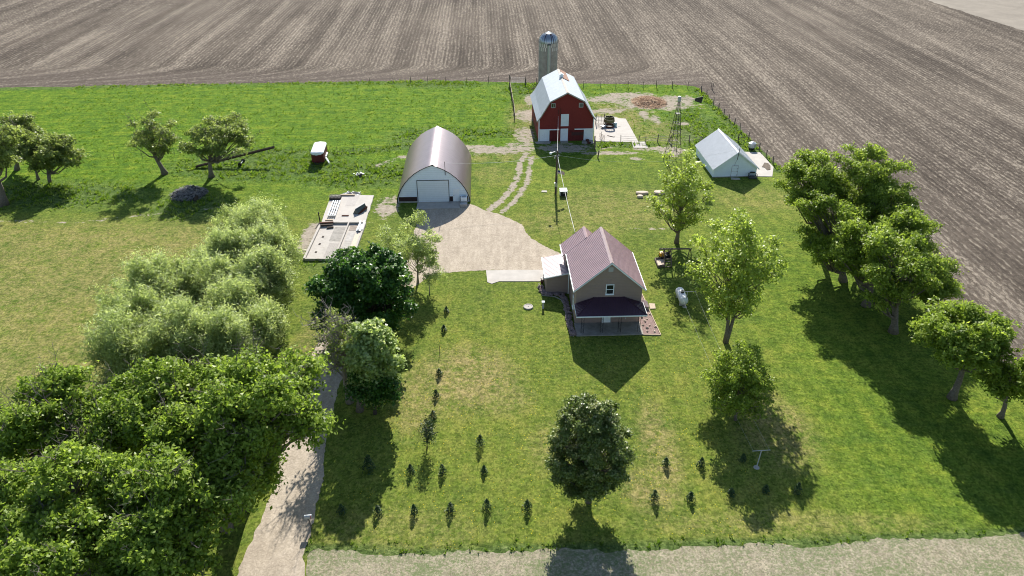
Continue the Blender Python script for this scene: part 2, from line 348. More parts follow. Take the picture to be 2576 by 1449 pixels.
nt.links.new(base, b.inputs['Base Color']); b.inputs['Roughness'].default_value = 1.; b.inputs['Specular IOR Level'].default_value = .05
bp1 = N(nt, 'ShaderNodeBump'); bp1.inputs['Distance'].default_value = .22; nt.links.new(ncl, bp1.inputs['Height'])
nt.links.new(math_(nt, 'ADD', .45, math_(nt, 'MULTIPLY', math_(nt, 'MAXIMUM', attr('rough'), attr('lush')), .55)), bp1.inputs['Strength'])
bp2 = N(nt, 'ShaderNodeBump'); bp2.inputs['Distance'].default_value = .05; bp2.inputs['Strength'].default_value = .8; nt.links.new(n_fi, bp2.inputs['Height'])
nt.links.new(bp1.outputs[0], bp2.inputs['Normal']); nt.links.new(bp2.outputs[0], b.inputs['Normal'])
# ---- sheets with ragged edges
def ragged(P, amp, step, seed, closed=True):
    out = []
    for i in range(len(P)):
        a, c = Vector(P[i][:2]), Vector(P[(i+1) % len(P)][:2]); L_ = (c-a).length
        if L_ > 250: out.append(a); continue
        n = max(1, int(L_/step)); nr = Vector((-(c-a).y, (c-a).x)).normalized()
        for k in range(n):
            q = a.lerp(c, k/n)
            o = sum(mnoise.noise(Vector((q.x*f, q.y*f, seed)))*g for f, g in ((.15, 1.2), (.6, .8), (2.2, .7)))
            out.append(q+nr*o*amp)
    return out
def sheet(name, P, z, m):
    vs = [Vector((p[0], p[1], z)) for p in P]
    fs = tessellate_polygon([vs]); mb = MB()
    mb.add(vs, [tuple(f) for f in fs]); o = mb.build(name, m); 
    import bmesh
    bm = bmesh.new(); bm.from_mesh(o.data); bmesh.ops.recalc_face_normals(bm, faces=bm.faces)
    for f in bm.faces:
        if f.normal.z < 0: f.normal_flip()
    bm.to_mesh(o.data); bm.free()
    return tag(o, kind='structure')
fieldP = [(-900, 120), (-111, 162.5), (-77.5, 164.9), (-40, 166.8), (-16.7, 168.2), (5.4, 166.2), (35.8, 164.9), (39.6, 163.6), (41.0, 160), (41.4, 150.6), (42.7, 135), (44.3, 119), (47.5, 92), (51, 63.2), (52, 55), (56, 20), (58, -60), (900, -60), (900, 1400), (-900, 1400)]
m, nt, b = new_mat('corn_stubble_field')
tc = N(nt, 'ShaderNodeTexCoord').outputs['Object']
sp = N(nt, 'ShaderNodeSeparateXYZ'); nt.links.new(tc, sp.inputs[0]); fx, fy = sp.outputs[0], sp.outputs[1]
# rows run away from the camera (about 2 deg off), bending into the headland near y=190
xr = math_(nt, 'ADD', fx, math_(nt, 'MULTIPLY', fy, .036))
hd = math_(nt, 'MAXIMUM', math_(nt, 'SUBTRACT', 181, fy), 0)
left = math_(nt, 'LESS_THAN', fx, 44)
bend = math_(nt, 'MULTIPLY', math_(nt, 'MULTIPLY', math_(nt, 'POWER', hd, 2), .12), left)
ph = math_(nt, 'ADD', xr, bend)
wob = math_(nt, 'MULTIPLY', noise_(nt, tc, .06, 2), .8)
ridge = math_(nt, 'SINE', math_(nt, 'MULTIPLY', math_(nt, 'ADD', ph, wob), 2*math.pi/.92))
ridgeH = math_(nt, 'SINE', math_(nt, 'MULTIPLY', math_(nt, 'ADD', fy, wob), 2*math.pi/1.1))
headf = math_(nt, 'MULTIPLY', ramp(nt, math_(nt, 'DIVIDE', math_(nt, 'SUBTRACT', 175, fy), 5), [(.1, (0, 0, 0)), (.9, (1, 1, 1))]), left)
rid = N(nt, 'ShaderNodeMix'); nt.links.new(headf, rid.inputs[0]); nt.links.new(ridge, rid.inputs[2]); nt.links.new(ridgeH, rid.inputs[3]); rid = rid.outputs[0]
cvec = N(nt, 'ShaderNodeCombineXYZ'); nt.links.new(ph, cvec.inputs[0]); nt.links.new(fy, cvec.inputs[1]); cv = cvec.outputs[0]
band = noise_(nt, mscale(nt, cv, (.2, .008, 1)), 1., 5, .7)
fine = noise_(nt, mscale(nt, cv, (2.2, .7, 1)), 1., 6, .9)
n1 = noise_(nt, mscale(nt, tc, (1.3, .8, 1)), 1., 8, 1.); n2 = noise_(nt, tc, .03, 3)
speck = noise_(nt, mscale(nt, tc, (1.5, .75, 1)), 1., 8, 1.0); speck2 = noise_(nt, mscale(nt, tc, (6, 3, 1), (0, 0, .5)), 1., 2, .7)
val = math_(nt, 'ADD', math_(nt, 'MULTIPLY', rid, .018), math_(nt, 'ADD', math_(nt, 'MULTIPLY', band, .35), math_(nt, 'ADD', math_(nt, 'MULTIPLY', fine, .35), math_(nt, 'MULTIPLY', n1, .7))))
soilc = ramp(nt, val, [(.56, (.042, .034, .028)), (.70, (.086, .071, .058)), (.84, (.145, .122, .10))])
soilc = mixc(nt, ramp(nt, n2, [(.4, (0, 0, 0)), (.65, (.35, .35, .35))]), soilc, (.19, .16, .128))
hf = ramp(nt, math_(nt, 'DIVIDE', math_(nt, 'SUBTRACT', 178, fy), 6), [(0, (0, 0, 0)), (1, (1, 1, 1))])
soilc = mixc(nt, math_(nt, 'MULTIPLY', math_(nt, 'MULTIPLY', hf, left), .35), soilc, (.115, .09, .075))
resid = math_(nt, 'ADD', math_(nt, 'MULTIPLY', speck, .8), math_(nt, 'ADD', math_(nt, 'MULTIPLY', speck2, .35), math_(nt, 'ADD', math_(nt, 'MULTIPLY', band, .2), math_(nt, 'MULTIPLY', rid, .022))))
rf = ramp(nt, resid, [(.71, (0, 0, 0)), (.77, (1, 1, 1))])
colr = mixc(nt, math_(nt, 'MULTIPLY', rf, .7), soilc, (.29, .255, .21))
def cells(sx, sy, rot):
    v = N(nt, 'ShaderNodeTexVoronoi'); v.inputs['Scale'].default_value = 1.; nt.links.new(mscale(nt, tc, (sx, sy, 1), (0, 0, rot)), v.inputs['Vector'])
    q = N(nt, 'ShaderNodeSeparateColor'); nt.links.new(v.outputs['Color'], q.inputs[0]); return q.outputs[0]
s1, s2 = cells(4.2, 1.3, .15), cells(3.2, 1.6, 0.)
sv = math_(nt, 'ADD', s1, math_(nt, 'ADD', math_(nt, 'MULTIPLY', math_(nt, 'SUBTRACT', band, .5), 1.1), math_(nt, 'MULTIPLY', rid, .10)))
colr = mixc(nt, ramp(nt, sv, [(.78, (0, 0, 0)), (.92, (.5, .5, .5))]), colr, (.31, .27, .215))
colr = mixc(nt, .8, colr, ramp(nt, s2, [(0, (.76, .75, .74)), (.5, (1, .99, .97)), (1, (1.24, 1.22, 1.19))]), 'MULTIPLY')
colr = mixc(nt, .45, colr, ramp(nt, band, [(.38, (.78, .78, .78)), (.5, (1, 1, 1)), (.62, (1.2, 1.2, 1.2))]), 'MULTIPLY')
colr = mixc(nt, .2, colr, ramp(nt, math_(nt, 'ADD', math_(nt, 'MULTIPLY', rid, .25), .5), [(.2, (.86, .86, .86)), (.8, (1.16, 1.16, 1.16))]), 'MULTIPLY')
colr = mixc(nt, math_(nt, 'MULTIPLY', math_(nt, 'MULTIPLY', hf, left), .3), colr, (.09, .075, .065))
nt.links.new(colr, b.inputs['Base Color']); b.inputs['Roughness'].default_value = 1; b.inputs['Specular IOR Level'].default_value = .05
bp = N(nt, 'ShaderNodeBump'); bp.inputs['Distance'].default_value = .1; bp.inputs['Strength'].default_value = .7
nt.links.new(math_(nt, 'ADD', math_(nt, 'MULTIPLY', rid, .12), math_(nt, 'ADD', n1, resid)), bp.inputs['Height']); nt.links.new(bp.outputs[0], b.inputs['Normal'])
sheet('crop_field', ragged(fieldP, .45, .5, 3), .004, m)
a0, a1 = G(2330, 0), G(2576, 78); dd = (a1-a0).normalized()
farP = [a0-dd*60, a0, a1, a1+dd*160, a1+dd*160+Vector((500, 200, 0)), a0-dd*60+Vector((500, 900, 0))]
sheet('far_field', ragged([(p.x, p.y) for p in farP], .5, 1.5, 5), .008, mat('pale_tilled_field', (.27, .24, .20), 1., var=.18, vs=.15, bump=.3, bs=4, spec=.05))
def gravel(name, c0, c1, weeds):
    m, nt, b = new_mat(name); tc = N(nt, 'ShaderNodeTexCoord').outputs['Object']
    a = noise_(nt, tc, .9, 6, .8); f = noise_(nt, tc, 6, 5, .9); g = noise_(nt, mscale(nt, tc, (1.6, .25, 1), (0, 0, -.12)), 1., 4, .7)
    c = ramp(nt, math_(nt, 'ADD', math_(nt, 'MULTIPLY', a, .4), math_(nt, 'ADD', math_(nt, 'MULTIPLY', f, .4), math_(nt, 'MULTIPLY', g, .3))), [(.4, c0), (.68, c1)])
    if not weeds:
        v = N(nt, 'ShaderNodeTexVoronoi'); v.inputs['Scale'].default_value = 7; nt.links.new(tc, v.inputs['Vector']); q = N(nt, 'ShaderNodeSeparateColor'); nt.links.new(v.outputs['Color'], q.inputs[0])
        c = mixc(nt, .7, c, ramp(nt, q.outputs[0], [(0, (.8, .8, .8)), (1, (1.2, 1.2, 1.2))]), 'MULTIPLY')
        rt_ = noise_(nt, mscale(nt, tc, (1.5, .16, 1), (0, 0, .12)), 1., 3, .5); c = mixc(nt, .28, c, ramp(nt, rt_, [(.38, (.74, .73, .72)), (.5, (1, 1, 1)), (.62, (1.14, 1.14, 1.14))]), 'MULTIPLY')
    if weeds:
        v = N(nt, 'ShaderNodeTexVoronoi'); v.inputs['Scale'].default_value = 8; nt.links.new(tc, v.inputs['Vector']); q = N(nt, 'ShaderNodeSeparateColor'); nt.links.new(v.outputs['Color'], q.inputs[0])
        c = mixc(nt, .8, c, ramp(nt, q.outputs[0], [(0, (.6, .62, .58)), (.5, (1, 1, 1)), (1, (1.35, 1.33, 1.3))]), 'MULTIPLY')
        wn = math_(nt, 'ADD', math_(nt, 'MULTIPLY', noise_(nt, tc, 3.2, 6, .9), .8), math_(nt, 'MULTIPLY', noise_(nt, tc, .22, 3), .25))
        c = mixc(nt, ramp(nt, wn, [(weeds, (0, 0, 0)), (weeds+.1, (1, 1, 1))]), c, (.13, .165, .07))
    nt.links.new(c, b.inputs['Base Color']); b.inputs['Roughness'].default_value = 1; b.inputs['Specular IOR Level'].default_value = .1
    bp = N(nt, 'ShaderNodeBump'); bp.inputs['Distance'].default_value = .05; bp.inputs['Strength'].default_value = .6; nt.links.new(f, bp.inputs['Height']); nt.links.new(bp.outputs[0], b.inputs['Normal'])
    return m
drive = [(560, 1500), (590, 1449), (612, 1410), (640, 1340), (663, 1290), (690, 1225), (700, 1150), (718, 1050), (745, 980), (780, 905), (800, 862), (850, 800), (930, 740), (1000, 690), (1030, 640), (1040, 590), (1050, 530), (1110, 514), (1182, 514), (1215, 526), (1262, 540), (1300, 560), (1318, 575), (1335, 600), (1365, 620), (1415, 640), (1400, 675), (1362, 680), (1225, 681), (1100, 686), (1075, 695), (1000, 760), (930, 820), (895, 870), (868, 930), (850, 985), (828, 1080), (812, 1160), (800, 1230), (788, 1290), (778, 1340), (765, 1400), (768, 1449), (765, 1500)]
DP = [tuple(G(*p)[:2]) for p in drive]
sheet('driveway', ragged(DP, .28, .3, 9), .008, gravel('tan_gravel', (.28, .235, .178), (.46, .395, .315), None))
rd = [(700, 1500), (768, 1449), (775, 1400), (800, 1382), (870, 1386), (1000, 1391), (1100, 1395), (1200, 1393), (1350, 1384), (1600, 1384), (1900, 1368), (2050, 1372), (2200, 1358), (2400, 1356), (2540, 1342), (2620, 1340)]
RP = [tuple(G(*p)[:2]) for p in rd]; RP += [(120, 39), (120, 29), (-22, 29)]
sheet('road', ragged(RP, .38, .3, 12), .012, gravel('weedy_gravel', (.18, .155, .105), (.38, .335, .25), .49))
# ------------------------------------------------------------------ house
def ribs(mb, a, b_, c, d, n, h=.03, w_=.035):        # raised ribs from edge a-b (bottom) to edge d-c (top)
    a, b_, c, d = map(Vector, (a, b_, c, d)); nn = (b_-a).cross(d-a).normalized()
    if nn.z < 0: nn = -nn
    for i in range(n+1):
        t = i/n; p = a.lerp(b_, t)+nn*h*.5; q = d.lerp(c, t)+nn*h*.5
        mb.beam(p, q, w_, h, up=nn)
hs = thing('farmhouse', 'two-storey taupe farmhouse with ribbed maroon metal roof and a hipped front porch', 'house', (10.78, 71.27, 0), R(2.3))
HW, HD, ZA, SL = 3.67, 8.0, 8.0, .873
zw = ZA-.06-SL*HW
fixnormals(MB().prism([(-HW, 0), (HW, 0), (HW, zw), (0, ZA-.06), (-HW, zw)], 0, HD).build('wall', M['siding'], hs))
wing = fixnormals(MB().prism([(-4.0, 0), (.9, 0), (.9, 4.35), (-1.6, 6.55), (-4.0, 4.4)], HD, 10.9).build('wing_wall', M['siding'], hs))
def gable_roof(parent, xc, hw_, zr, sl, y0, y1, m, ov=.3, th=.1, nr=None, name='roof', cap=True, capm=None):
    mb = MB(); e = hw_+ov
    for s in (-1, 1):
        a = (xc+s*e, y0, zr-sl*e); b_ = (xc+s*e, y1, zr-sl*e); c = (xc, y1, zr); d = (xc, y0, zr)
        if s > 0: mb.plate(a, b_, c, d, th)
        else: mb.plate(b_, a, d, c, th)
        ribs(mb, a, b_, c, d, nr or int((y1-y0)/.3))
    o = fixnormals(mb.build(name, m, parent))
    if cap:
        k = MB()
        for s in (-1, 1):
            a = Vector((xc+s*.2, y0-.02, zr-sl*.2+.06)); b_ = Vector((xc+s*.2, y1+.02, zr-sl*.2+.06)); c = Vector((xc, y1+.02, zr+.06)); d = Vector((xc, y0-.02, zr+.06))
            k.plate(*((a, b_, c, d) if s > 0 else (b_, a, d, c)), .03)
        fixnormals(k.build('ridge_cap', capm or m, parent))
    return o
gable_roof(hs, 0, HW, ZA+.05, SL, -.3, HD+.25, M['roofm'], capm=mat('ridge_flashing', (.50, .38, .37), .38, .2, var=.1))
gable_roof(hs, -1.6, 2.5, 6.68, SL, HD+.3, 11.15, M['roofm'], name='wing_roof', capm=M['roofm'])
t = MB()      # white gutters and barge boards
for s in (-1, 1):
    xe = s*(HW+.33); t.box(min(xe-.06, xe+.06), max(xe-.06, xe+.06), -.32, HD+.27, ZA-SL*(HW+.3)-.16, ZA-SL*(HW+.3)+.02)
    t.beam((s*(HW+.3), -.33, ZA-SL*(HW+.3)-.06), (0, -.33, ZA-.06), .05, .14)
t.box(-4.47, -4.36, HD+.28, 11.15, 6.68-SL*2.8-.14, 6.68-SL*2.8+.03)
t.build('gutter', M['white'], hs)
MB().tube([(-3.72, 5.9, 4.5), (-3.82, 5.9, 4.2), (-3.82, 5.9, .4)], .05, 6).build('downspout', M['white'], hs)
MB().tube([(3.75, 7.7, 4.4), (3.77, 7.7, .3), (3.9, 7.7, .14), (5.6, 7.85, .1)], .07, 6).build('downspout', M['white'], hs)
MB().box(-.26, .26, -.03, 0, 6.75, 7.3).build('gable_vent', M['trimgrey'], hs)
def window(parent, x0, x1, z0, z1, y=0., side=None, m=None, sash=True):
    fr, gl = MB(), MB(); d = .07
    def bx(mb, a0, a1, b0, b1, p0, p1):
        if side: X0 = side*(HW+p0); X1 = side*(HW+p1); mb.box(min(X0, X1), max(X0, X1), a0, a1, b0, b1)
        else: mb.box(a0, a1, y-p1, y-p0, b0, b1)
    wd = .1
    bx(fr, x0, x0+wd, z0, z1, 0, d); bx(fr, x1-wd, x1, z0, z1, 0, d); bx(fr, x0+wd, x1-wd, z1-wd, z1, 0, d-.003); bx(fr, x0+wd, x1-wd, z0, z0+wd, 0, d-.003)
    if sash: bx(fr, x0+wd, x1-wd, (z0+z1)/2-.035, (z0+z1)/2+.035, 0, d-.01)
    bx(fr, x0-.05, x1+.05, z0-.06, z0, 0, d+.04)
    bx(gl, x0+wd, x1-wd, z0+wd, z1-wd, 0, .03)
    f = fr.build('window', m or M['white'], parent); gl.build('pane', M['glass'], f); return f
window(hs, -.42, .5, 3.85, 5.15); window(hs, -2.65, -1.65, 1.15, 2.4); window(hs, 1.75, 2.75, 1.15, 2.4)
window(hs, 1.5, 2.3, 1.0, 2.5, side=-1)
dr = MB().box(-.55, .35, -.05, 0, .12, 2.2).build('door', M['white'], hs)
MB().box(-.63, -.55, -.08, 0, .12, 2.28).box(.35, .43, -.08, 0, .12, 2.28).box(-.63, .43, -.083, 0, 2.2, 2.3).build('door_frame', M['trimgrey'], hs)
MB().box(2.02, 2.14, -.1, 0, .55, .75).build('hose_bib', M['trimgrey'], hs)
MB().box(-3.75, 3.72, -2.5, -.001, 0, .12).build('porch_floor', M['concd'], hs)
pr = MB(); FL, FR, BL, BR, TL, TR = (-3.88, -2.65, 2.72), (3.88, -2.65, 2.72), (-3.8, 0, 2.72), (3.8, 0, 2.72), (-1.7, 0, 3.5), (1.65, 0, 3.5)
pr.add([FL, FR, TR, TL], [(0, 1, 2, 3)]); pr.add([BL, FL, TL], [(0, 1, 2)]); pr.add([FR, BR, TR], [(0, 1, 2)])
pr.add([BL, FL, FR, BR], [(0, 3, 2, 1)])
fixn = Vector((0, -.78, 2.65)).normalized()
for i in range(27):                                   # standing ribs on the front slope, clipped by the hips
    x = -3.88+7.76*i/26; tt = min(1, (x+3.88)/2.18, (3.88-x)/2.23) if abs(x) < 3.88 else 0
    if tt > .03: pr.beam((x, -2.65, 2.74), (x, -2.65+2.65*tt, 2.74+.78*tt), .03, .03)
for s, T_ in ((-1, TL), (1, TR)):
    for i in range(1, 9):
        y = -2.65+2.65*i/9; xt = s*3.86; k = i/9
        pr.beam((xt, y, 2.74), (xt+(T_[0]-s*3.88)*k*.98, y, 2.74+.78*k*.98), .03, .03)
    pr.beam((s*3.88, -2.65, 2.76), (T_[0], -.02, 3.53), .1, .05)
pr.build('porch_roof', M['porchm'], hs)
MB().box(-3.88, 3.88, -2.7, -2.652, 2.58, 2.72).box(-3.9, -3.85, -2.65, 0, 2.58, 2.715).box(3.85, 3.9, -2.65, 0, 2.58, 2.715).build('porch_fascia', M['white'], hs)
for px in (-3.07, -.94, 1.05, 3.22):
    pm = MB()
    for o_ in (-.14, .14): pm.beam((px+o_, -2.05, .12), (px+o_, -2.05, 2.7), .035)
    for k in range(8): z0 = .2+k*.31; pm.beam((px-.14*(-1)**k, -2.05, z0), (px+.14*(-1)**k, -2.05, z0+.31), .014)
    pm.build('porch_post', M['iron'], hs)
# annex on the left
fixnormals(MB().prism([(-6.4, 0), (-3.675, 0), (-3.675, 2.85), (-6.4, 2.3)], 6.6, 11.3).build('annex_wall', M['siding'], hs))
ar = MB(); q4 = [(-6.55, 6.45, 2.33), (-3.7, 6.45, 2.92), (-3.7, 11.4, 2.92), (-6.55, 11.4, 2.33)]
ar.plate(*q4, .08); ribs(ar, q4[0], q4[1], q4[2], q4[3], 1)
for i in range(17):
    y = 6.5+i*.304; ar.beam((-6.55, y, 2.35), (-3.7, y, 2.94), .035, .03)
fixnormals(ar.build('annex_roof', mat('annex_roofing_glare', (.36, .29, .30), .36, .3, var=.06, spec=.6), hs))  # pinkish sun glare put into the roofing colour
MB().box(-6.68, -6.56, 6.4, 11.45, 2.2, 2.34).beam((-6.6, 6.4, 2.27), (-3.7, 6.4, 2.87), .05, .12).build('annex_gutter', M['white'], hs)
MB().beam((-6.41, 7.4, 2.0), (-7.0, 7.0, 2.0), .12, .06).build('bracket', M['trimgrey'], hs)
# cellar hatch on the right wall
h_ = MB().plate((3.7, 2.6, .75), (5.35, 2.6, .3), (5.35, 4.0, .3), (3.7, 4.0, .75), .06)
for i in range(7): h_.beam((3.7, 2.66+i*.21, .78), (5.35, 2.66+i*.21, .33), .05, .03)
h_ = fixnormals(h_.build('cellar_hatch', mat('pinkish_corrugated', (.45, .36, .36), .4, .3, var=.1), hs))
MB().prism([(3.7, 0), (5.3, 0), (5.3, .22), (3.7, .66)], 2.65, 3.95).build('cellar_curb', M['concd'], hs)
# ---- beds and rocks round the house
def rock_mesh(seed, r):
    rr = random.Random(seed); mb = MB(); n, k = 9, 6; vs = []
    vs.append((0, 0, .8*r)); 
    for i in range(1, k):
        th = math.pi*i/k
        for j in range(n):
            a = 2*math.pi*j/n; q = r*(.78+.4*mnoise.noise(Vector((math.cos(a)*math.sin(th)+seed, math.sin(a)*math.sin(th), math.cos(th))*1)*1.6)+.2*rr.random())
            vs.append((q*math.sin(th)*math.cos(a)*1.15, q*math.sin(th)*math.sin(a)*.9, q*math.cos(th)*.75))
    vs.append((0, 0, -.6*r)); fs = [(0, 1+j, 1+(j+1) % n) for j in range(n)]
    for i in range(k-2): fs += [(1+i*n+j, 1+(i+1)*n+j, 1+(i+1)*n+(j+1) % n, 1+i*n+(j+1) % n) for j in range(n)]
    e = len(vs)-1; fs += [(e, 1+(k-2)*n+(j+1) % n, 1+(k-2)*n+j) for j in range(n)]
    return mb.add(vs, fs)
def scatter_rocks(pts, m, label, grp, r, name='boulder', cat='boulder'):
    ms = [rock_mesh(s, 1.).build(name, m) for s in range(40, 45)]
    for i, p in enumerate(pts):
        o = ms[i] if i < 5 else ms[i % 5].copy()
        if i >= 5: COL.objects.link(o)
        s = r*random.uniform(.75, 1.25); o.scale = (s, s*random.uniform(.8, 1.1), s*random.uniform(.7, 1.1))
        o.location = (p[0], p[1], s*.45); o.rotation_euler = (random.uniform(-.3, .3), random.uniform(-.3, .3), random.uniform(0, 6))
        tag(o, label, cat, grp)
HZ = lambda x, y: G((2000+x/2.4986)*.644, (820+y/2.4986)*.644)
path = [HZ(*p) for p in [(608, 1222), (585, 1160), (565, 1080), (555, 1000), (542, 930), (528, 870), (490, 832), (440, 822), (380, 822), (330, 818), (303, 785), (292, 735)]]
bedc = MB(); pts = []
cum = []
for a, b_ in zip(path[:-1], path[1:]):
    n = max(1, round((b_-a).length/.33)); 
    for k in range(n): cum.append(a.lerp(b_, (k+random.uniform(-.15, .15))/n))
for i, p in enumerate(cum):
    pts.append((p.x+random.uniform(-.06, .06), p.y+random.uniform(-.05, .05)))
    d = (path[-1]-path[0]); pts.append((p.x-.28+random.uniform(-.08, .08), p.y+random.uniform(-.1, .1)-(.25 if i > len(cum)*.62 else 0)))
scatter_rocks(pts, M['rock'], 'dark reddish boulder in the rock border along the left side of the house', 'boulders bordering the left house wall', .25)
ed = MB(); ep = [HZ(*p) for p in [(600, 1238), (560, 1170), (535, 1080), (520, 990), (508, 930), (480, 880), (420, 850), (340, 842), (295, 835), (272, 780), (262, 720)]]
for a, b_ in zip(ep[:-1], ep[1:]): ed.beam(a+Vector((0, 0, .04)), b_+Vector((0, 0, .04)), .09, .1)
tag(ed.build('bed_edging', M['concd']), 'thin curved concrete edging outside the dark boulder border', 'edging')
mb_ = [(14.45, 78.2), (15.6, 78.2), (16.5, 68.85), (14.55, 68.9)]
tag(MB().slab(mb_, 0, .03).build('mulch_bed', M['mulch']), kind='structure')
e2 = MB()
for a, b_ in (((15.6, 78.2), (16.5, 68.85)), ((16.5, 68.85), (14.55, 68.9)), ((14.55, 68.9), (14.5, 71.0))): e2.beam((*a, .05), (*b_, .05), .09, .12)
tag(e2.build('bed_edging', M['palewood']), 'pale timber edging round the gravel bed right of the house', 'edging')
AZ = lambda x, y: G((2200+x/4.14)*.644, (1000+y/4.14)*.644)
scatter_rocks([AZ(*p)[:2] for p in [(1318, 738), (1375, 866), (1265, 950), (1405, 945), (1330, 970), (1272, 992), (1355, 1022), (1322, 1058), (1290, 1125), (1400, 1125), (1358, 1170), (1490, 1152), (1362, 1222), (1477, 1232), (1322, 882), (1290, 780)]],
              M['palerock'], 'pale stone sitting on the gravel bed right of the house', 'pale stones on the gravel bed', .17, 'bed_stone', 'stone')
pad = MB(); c = AZ(1440, 815); pad.slab([(c.x-.35, c.y-.6), (c.x+.3, c.y-.55), (c.x+.38, c.y+.5), (c.x-.3, c.y+.6)], 0, .08)
tag(pad.build('stepping_slab', M['palewood']), 'tan concrete pad at the foot of the cellar hatch', 'slab')
wk = [(-3.1, 79.95), (-.9, 80.5), (4.1, 80.5), (4.25, 83.35), (-3.25, 83.1)]
wk = [(-3.05, 80.3), (-2.5, 79.9), (-1.6, 80.5), (3.9, 80.5), (4.2, 83.35), (-.75, 83.3), (-3.3, 83.2)]
tag(MB().slab(wk, 0, .05).box(0, .001, 81, 81.001, 0, .001).build('walkway', M['concw']), kind='structure')
lid = thing('septic_lid', 'round pale concrete lid set in the lawn left of the house', 'lid', (1.91, 74.6, 0))
MB().lathe([(0, .12), (.46, .12), (.46, .15), (.55, .15), (.57, .12), (.57, 0)], n=28).build('cover', M['conc'], lid); MB().lathe([(0, .16), (.05, .15), (.05, .12)], n=8).build('handle', M['iron'], lid)
vb = thing('utility_pedestal', 'small white topped pedestal beside the boulder border', 'pedestal', HZ(303, 960))
MB().box(-.11, .11, -.1, .1, 0, .85).build('post', M['trimgrey'], vb); MB().obox((0, 0, .9), (.34, .3, .08), (R(12), 0, 0)).build('cap', M['white'], vb)
pl = thing('planter', 'dark rusty planter at the corner of the annex by the walkway', 'planter', HZ(292, 715))
MB().lathe([(.14, 0), (.2, .35), (.17, .35), (.12, .05)], n=12).build('pot', M['rust'], pl)
pm = MB()
for i in range(16):
    a = random.uniform(0, 6.3); pm.beam((0, 0, .3), (math.cos(a)*.22, math.sin(a)*.22, .3+random.uniform(.1, .4)), .02)
pm.build('dry_stems', M['darkwood'], pl)
# ------------------------------------------------------------------ barn
bn = thing('barn', 'red gambrel barn with pale metal roof and white sliding doors', 'barn', (9.66, 129.9, 0), R(3.4))
BD = 14.4; bp_ = [(-4.93, 0), (4.93, 0), (4.93, 4.05), (4.4, 4.75), (2.95, 7.2), (0, 8.75), (-2.95, 7.2), (-4.4, 4.75), (-4.93, 4.05)]
fixnormals(MB().prism(bp_, 0, BD).build('wall', M['barnred'], bn))
rp = [(0, 8.95), (3.05, 7.38), (4.55, 4.85), (5.3, 3.88)]
br = MB()
for s in (-1, 1):
    for (x0, z0), (x1, z1) in zip(rp[:-1], rp[1:]):
        a, b_, c, d = (s*x1, -.45, z1), (s*x1, BD+.3, z1), (s*x0, BD+.3, z0), (s*x0, -.45, z0)
        br.plate(*((a, b_, c, d) if s > 0 else (b_, a, d, c)), .1)
fixnormals(br.build('roof', M['barnroof'], bn))
rt = MB(); rt.plate((1.4, 8.6, 8.265), (1.4, BD+.2, 8.265), (.25, BD+.2, 8.855), (.25, 8.6, 8.855), .03); rt.v = [(x+.03, y, z+.05) for x, y, z in rt.v]
fixnormals(rt.build('rusty_sheet', M['rustroof'], bn))
k = MB()
for s in (-1, 1):
    a, b_, c, d = (s*.22, -.47, 8.87), (s*.22, BD+.3, 8.87), (0, BD+.3, 9.0), (0, -.47, 9.0); k.plate(*((a, b_, c, d) if s > 0 else (b_, a, d, c)), .02)
fixnormals(k.build('ridge_cap', mat('tan_ridge', (.5, .44, .38), .6, .1), bn))
bt = MB()
for s in (-1, 1):
    for (x0, z0), (x1, z1) in zip(rp[:-1], rp[1:]): bt.beam((s*x0, -.47, z0-.14), (s*x1, -.47, z1-.14), .05, .16)
bt.build('barge_board', mat('weathered_barge', (.36, .34, .28), .8, var=.3), bn)
MB().box(-4.96, -4.78, -.03, 0, 0, 4.1).build('corner_trim', M['white'], bn); MB().box(4.78, 4.96, -.03, 0, 0, 4.1).build('corner_trim', M['white'], bn)
MB().box(-4.75, -2.98, -.09, -.03, .05, 2.1).build('sliding_door', M['barnwhite'], bn)
MB().box(3.2, 4.75, -.09, -.03, .05, 2.1).build('sliding_door', M['barnwhite'], bn)
MB().box(-4.77, -1.25, -.14, 0, 2.1, 2.26).build('door_track', M['white'], bn); MB().box(1.5, 4.77, -.14, 0, 2.1, 2.26).build('door_track', M['white'], bn)
drb = mat('dull_red_board', (.13, .02, .018), .85, wav=(0, .3, .5)); MB().box(-2.95, -1.35, -.02, 0, 0, 2.05).build('doorway_board', drb, bn); MB().box(.45, 3.17, -.02, 0, 0, 2.0).build('doorway_board', drb, bn)
MB().box(1.0, 3.17, -.035, -.02, 1.0, 1.6).build('patch_board', mat('brown_patch', (.075, .03, .028), .9), bn)
def framed(parent, nm, x0, x1, z0, z1, m, fm, y=0.):
    o = MB().box(x0, x1, y-.06, y, z0, z1).build(nm, m, parent)
    MB().box(x0-.06, x0, y-.09, y, z0-.06, z1+.06).box(x1, x1+.06, y-.09, y, z0-.06, z1+.06).box(x0, x1, y-.09, y, z1, z1+.06).box(x0, x1, y-.09, y, z0-.06, z0).build('frame', fm, o); return o
framed(bn, 'loft_door', -.93, .33, 2.85, 4.9, M['barnwhite'], M['white']); framed(bn, 'door', -.93, .28, .1, 2.25, M['barnwhite'], M['white'])
for x0, x1, z0 in ((-2.83, -2.05, 6.12), (2.1, 2.88, 6.12)):
    f = MB().box(x0, x1, -.06, 0, z0, z0+.82).build('window', M['trimgrey'], bn)
    if x0 < 0: MB().box(x0+.1, x0+.36, -.07, -.06, z0+.1, z0+.72).box(x0+.42, x1-.1, -.07, -.06, z0+.1, z0+.72).build('pane', M['glass'], f)
    else: MB().box(x0+.1, x1-.1, -.07, -.06, z0+.1, z0+.72).build('pane', mat('dusty_pane', (.12, .13, .12), .3), f)
MB().box(-1.12, -1.06, -.06, 0, 4.6, 6.1).box(-1.5, -1.45, -.06, 0, 4.9, 5.9).build('conduit', M['darkwood'], bn)
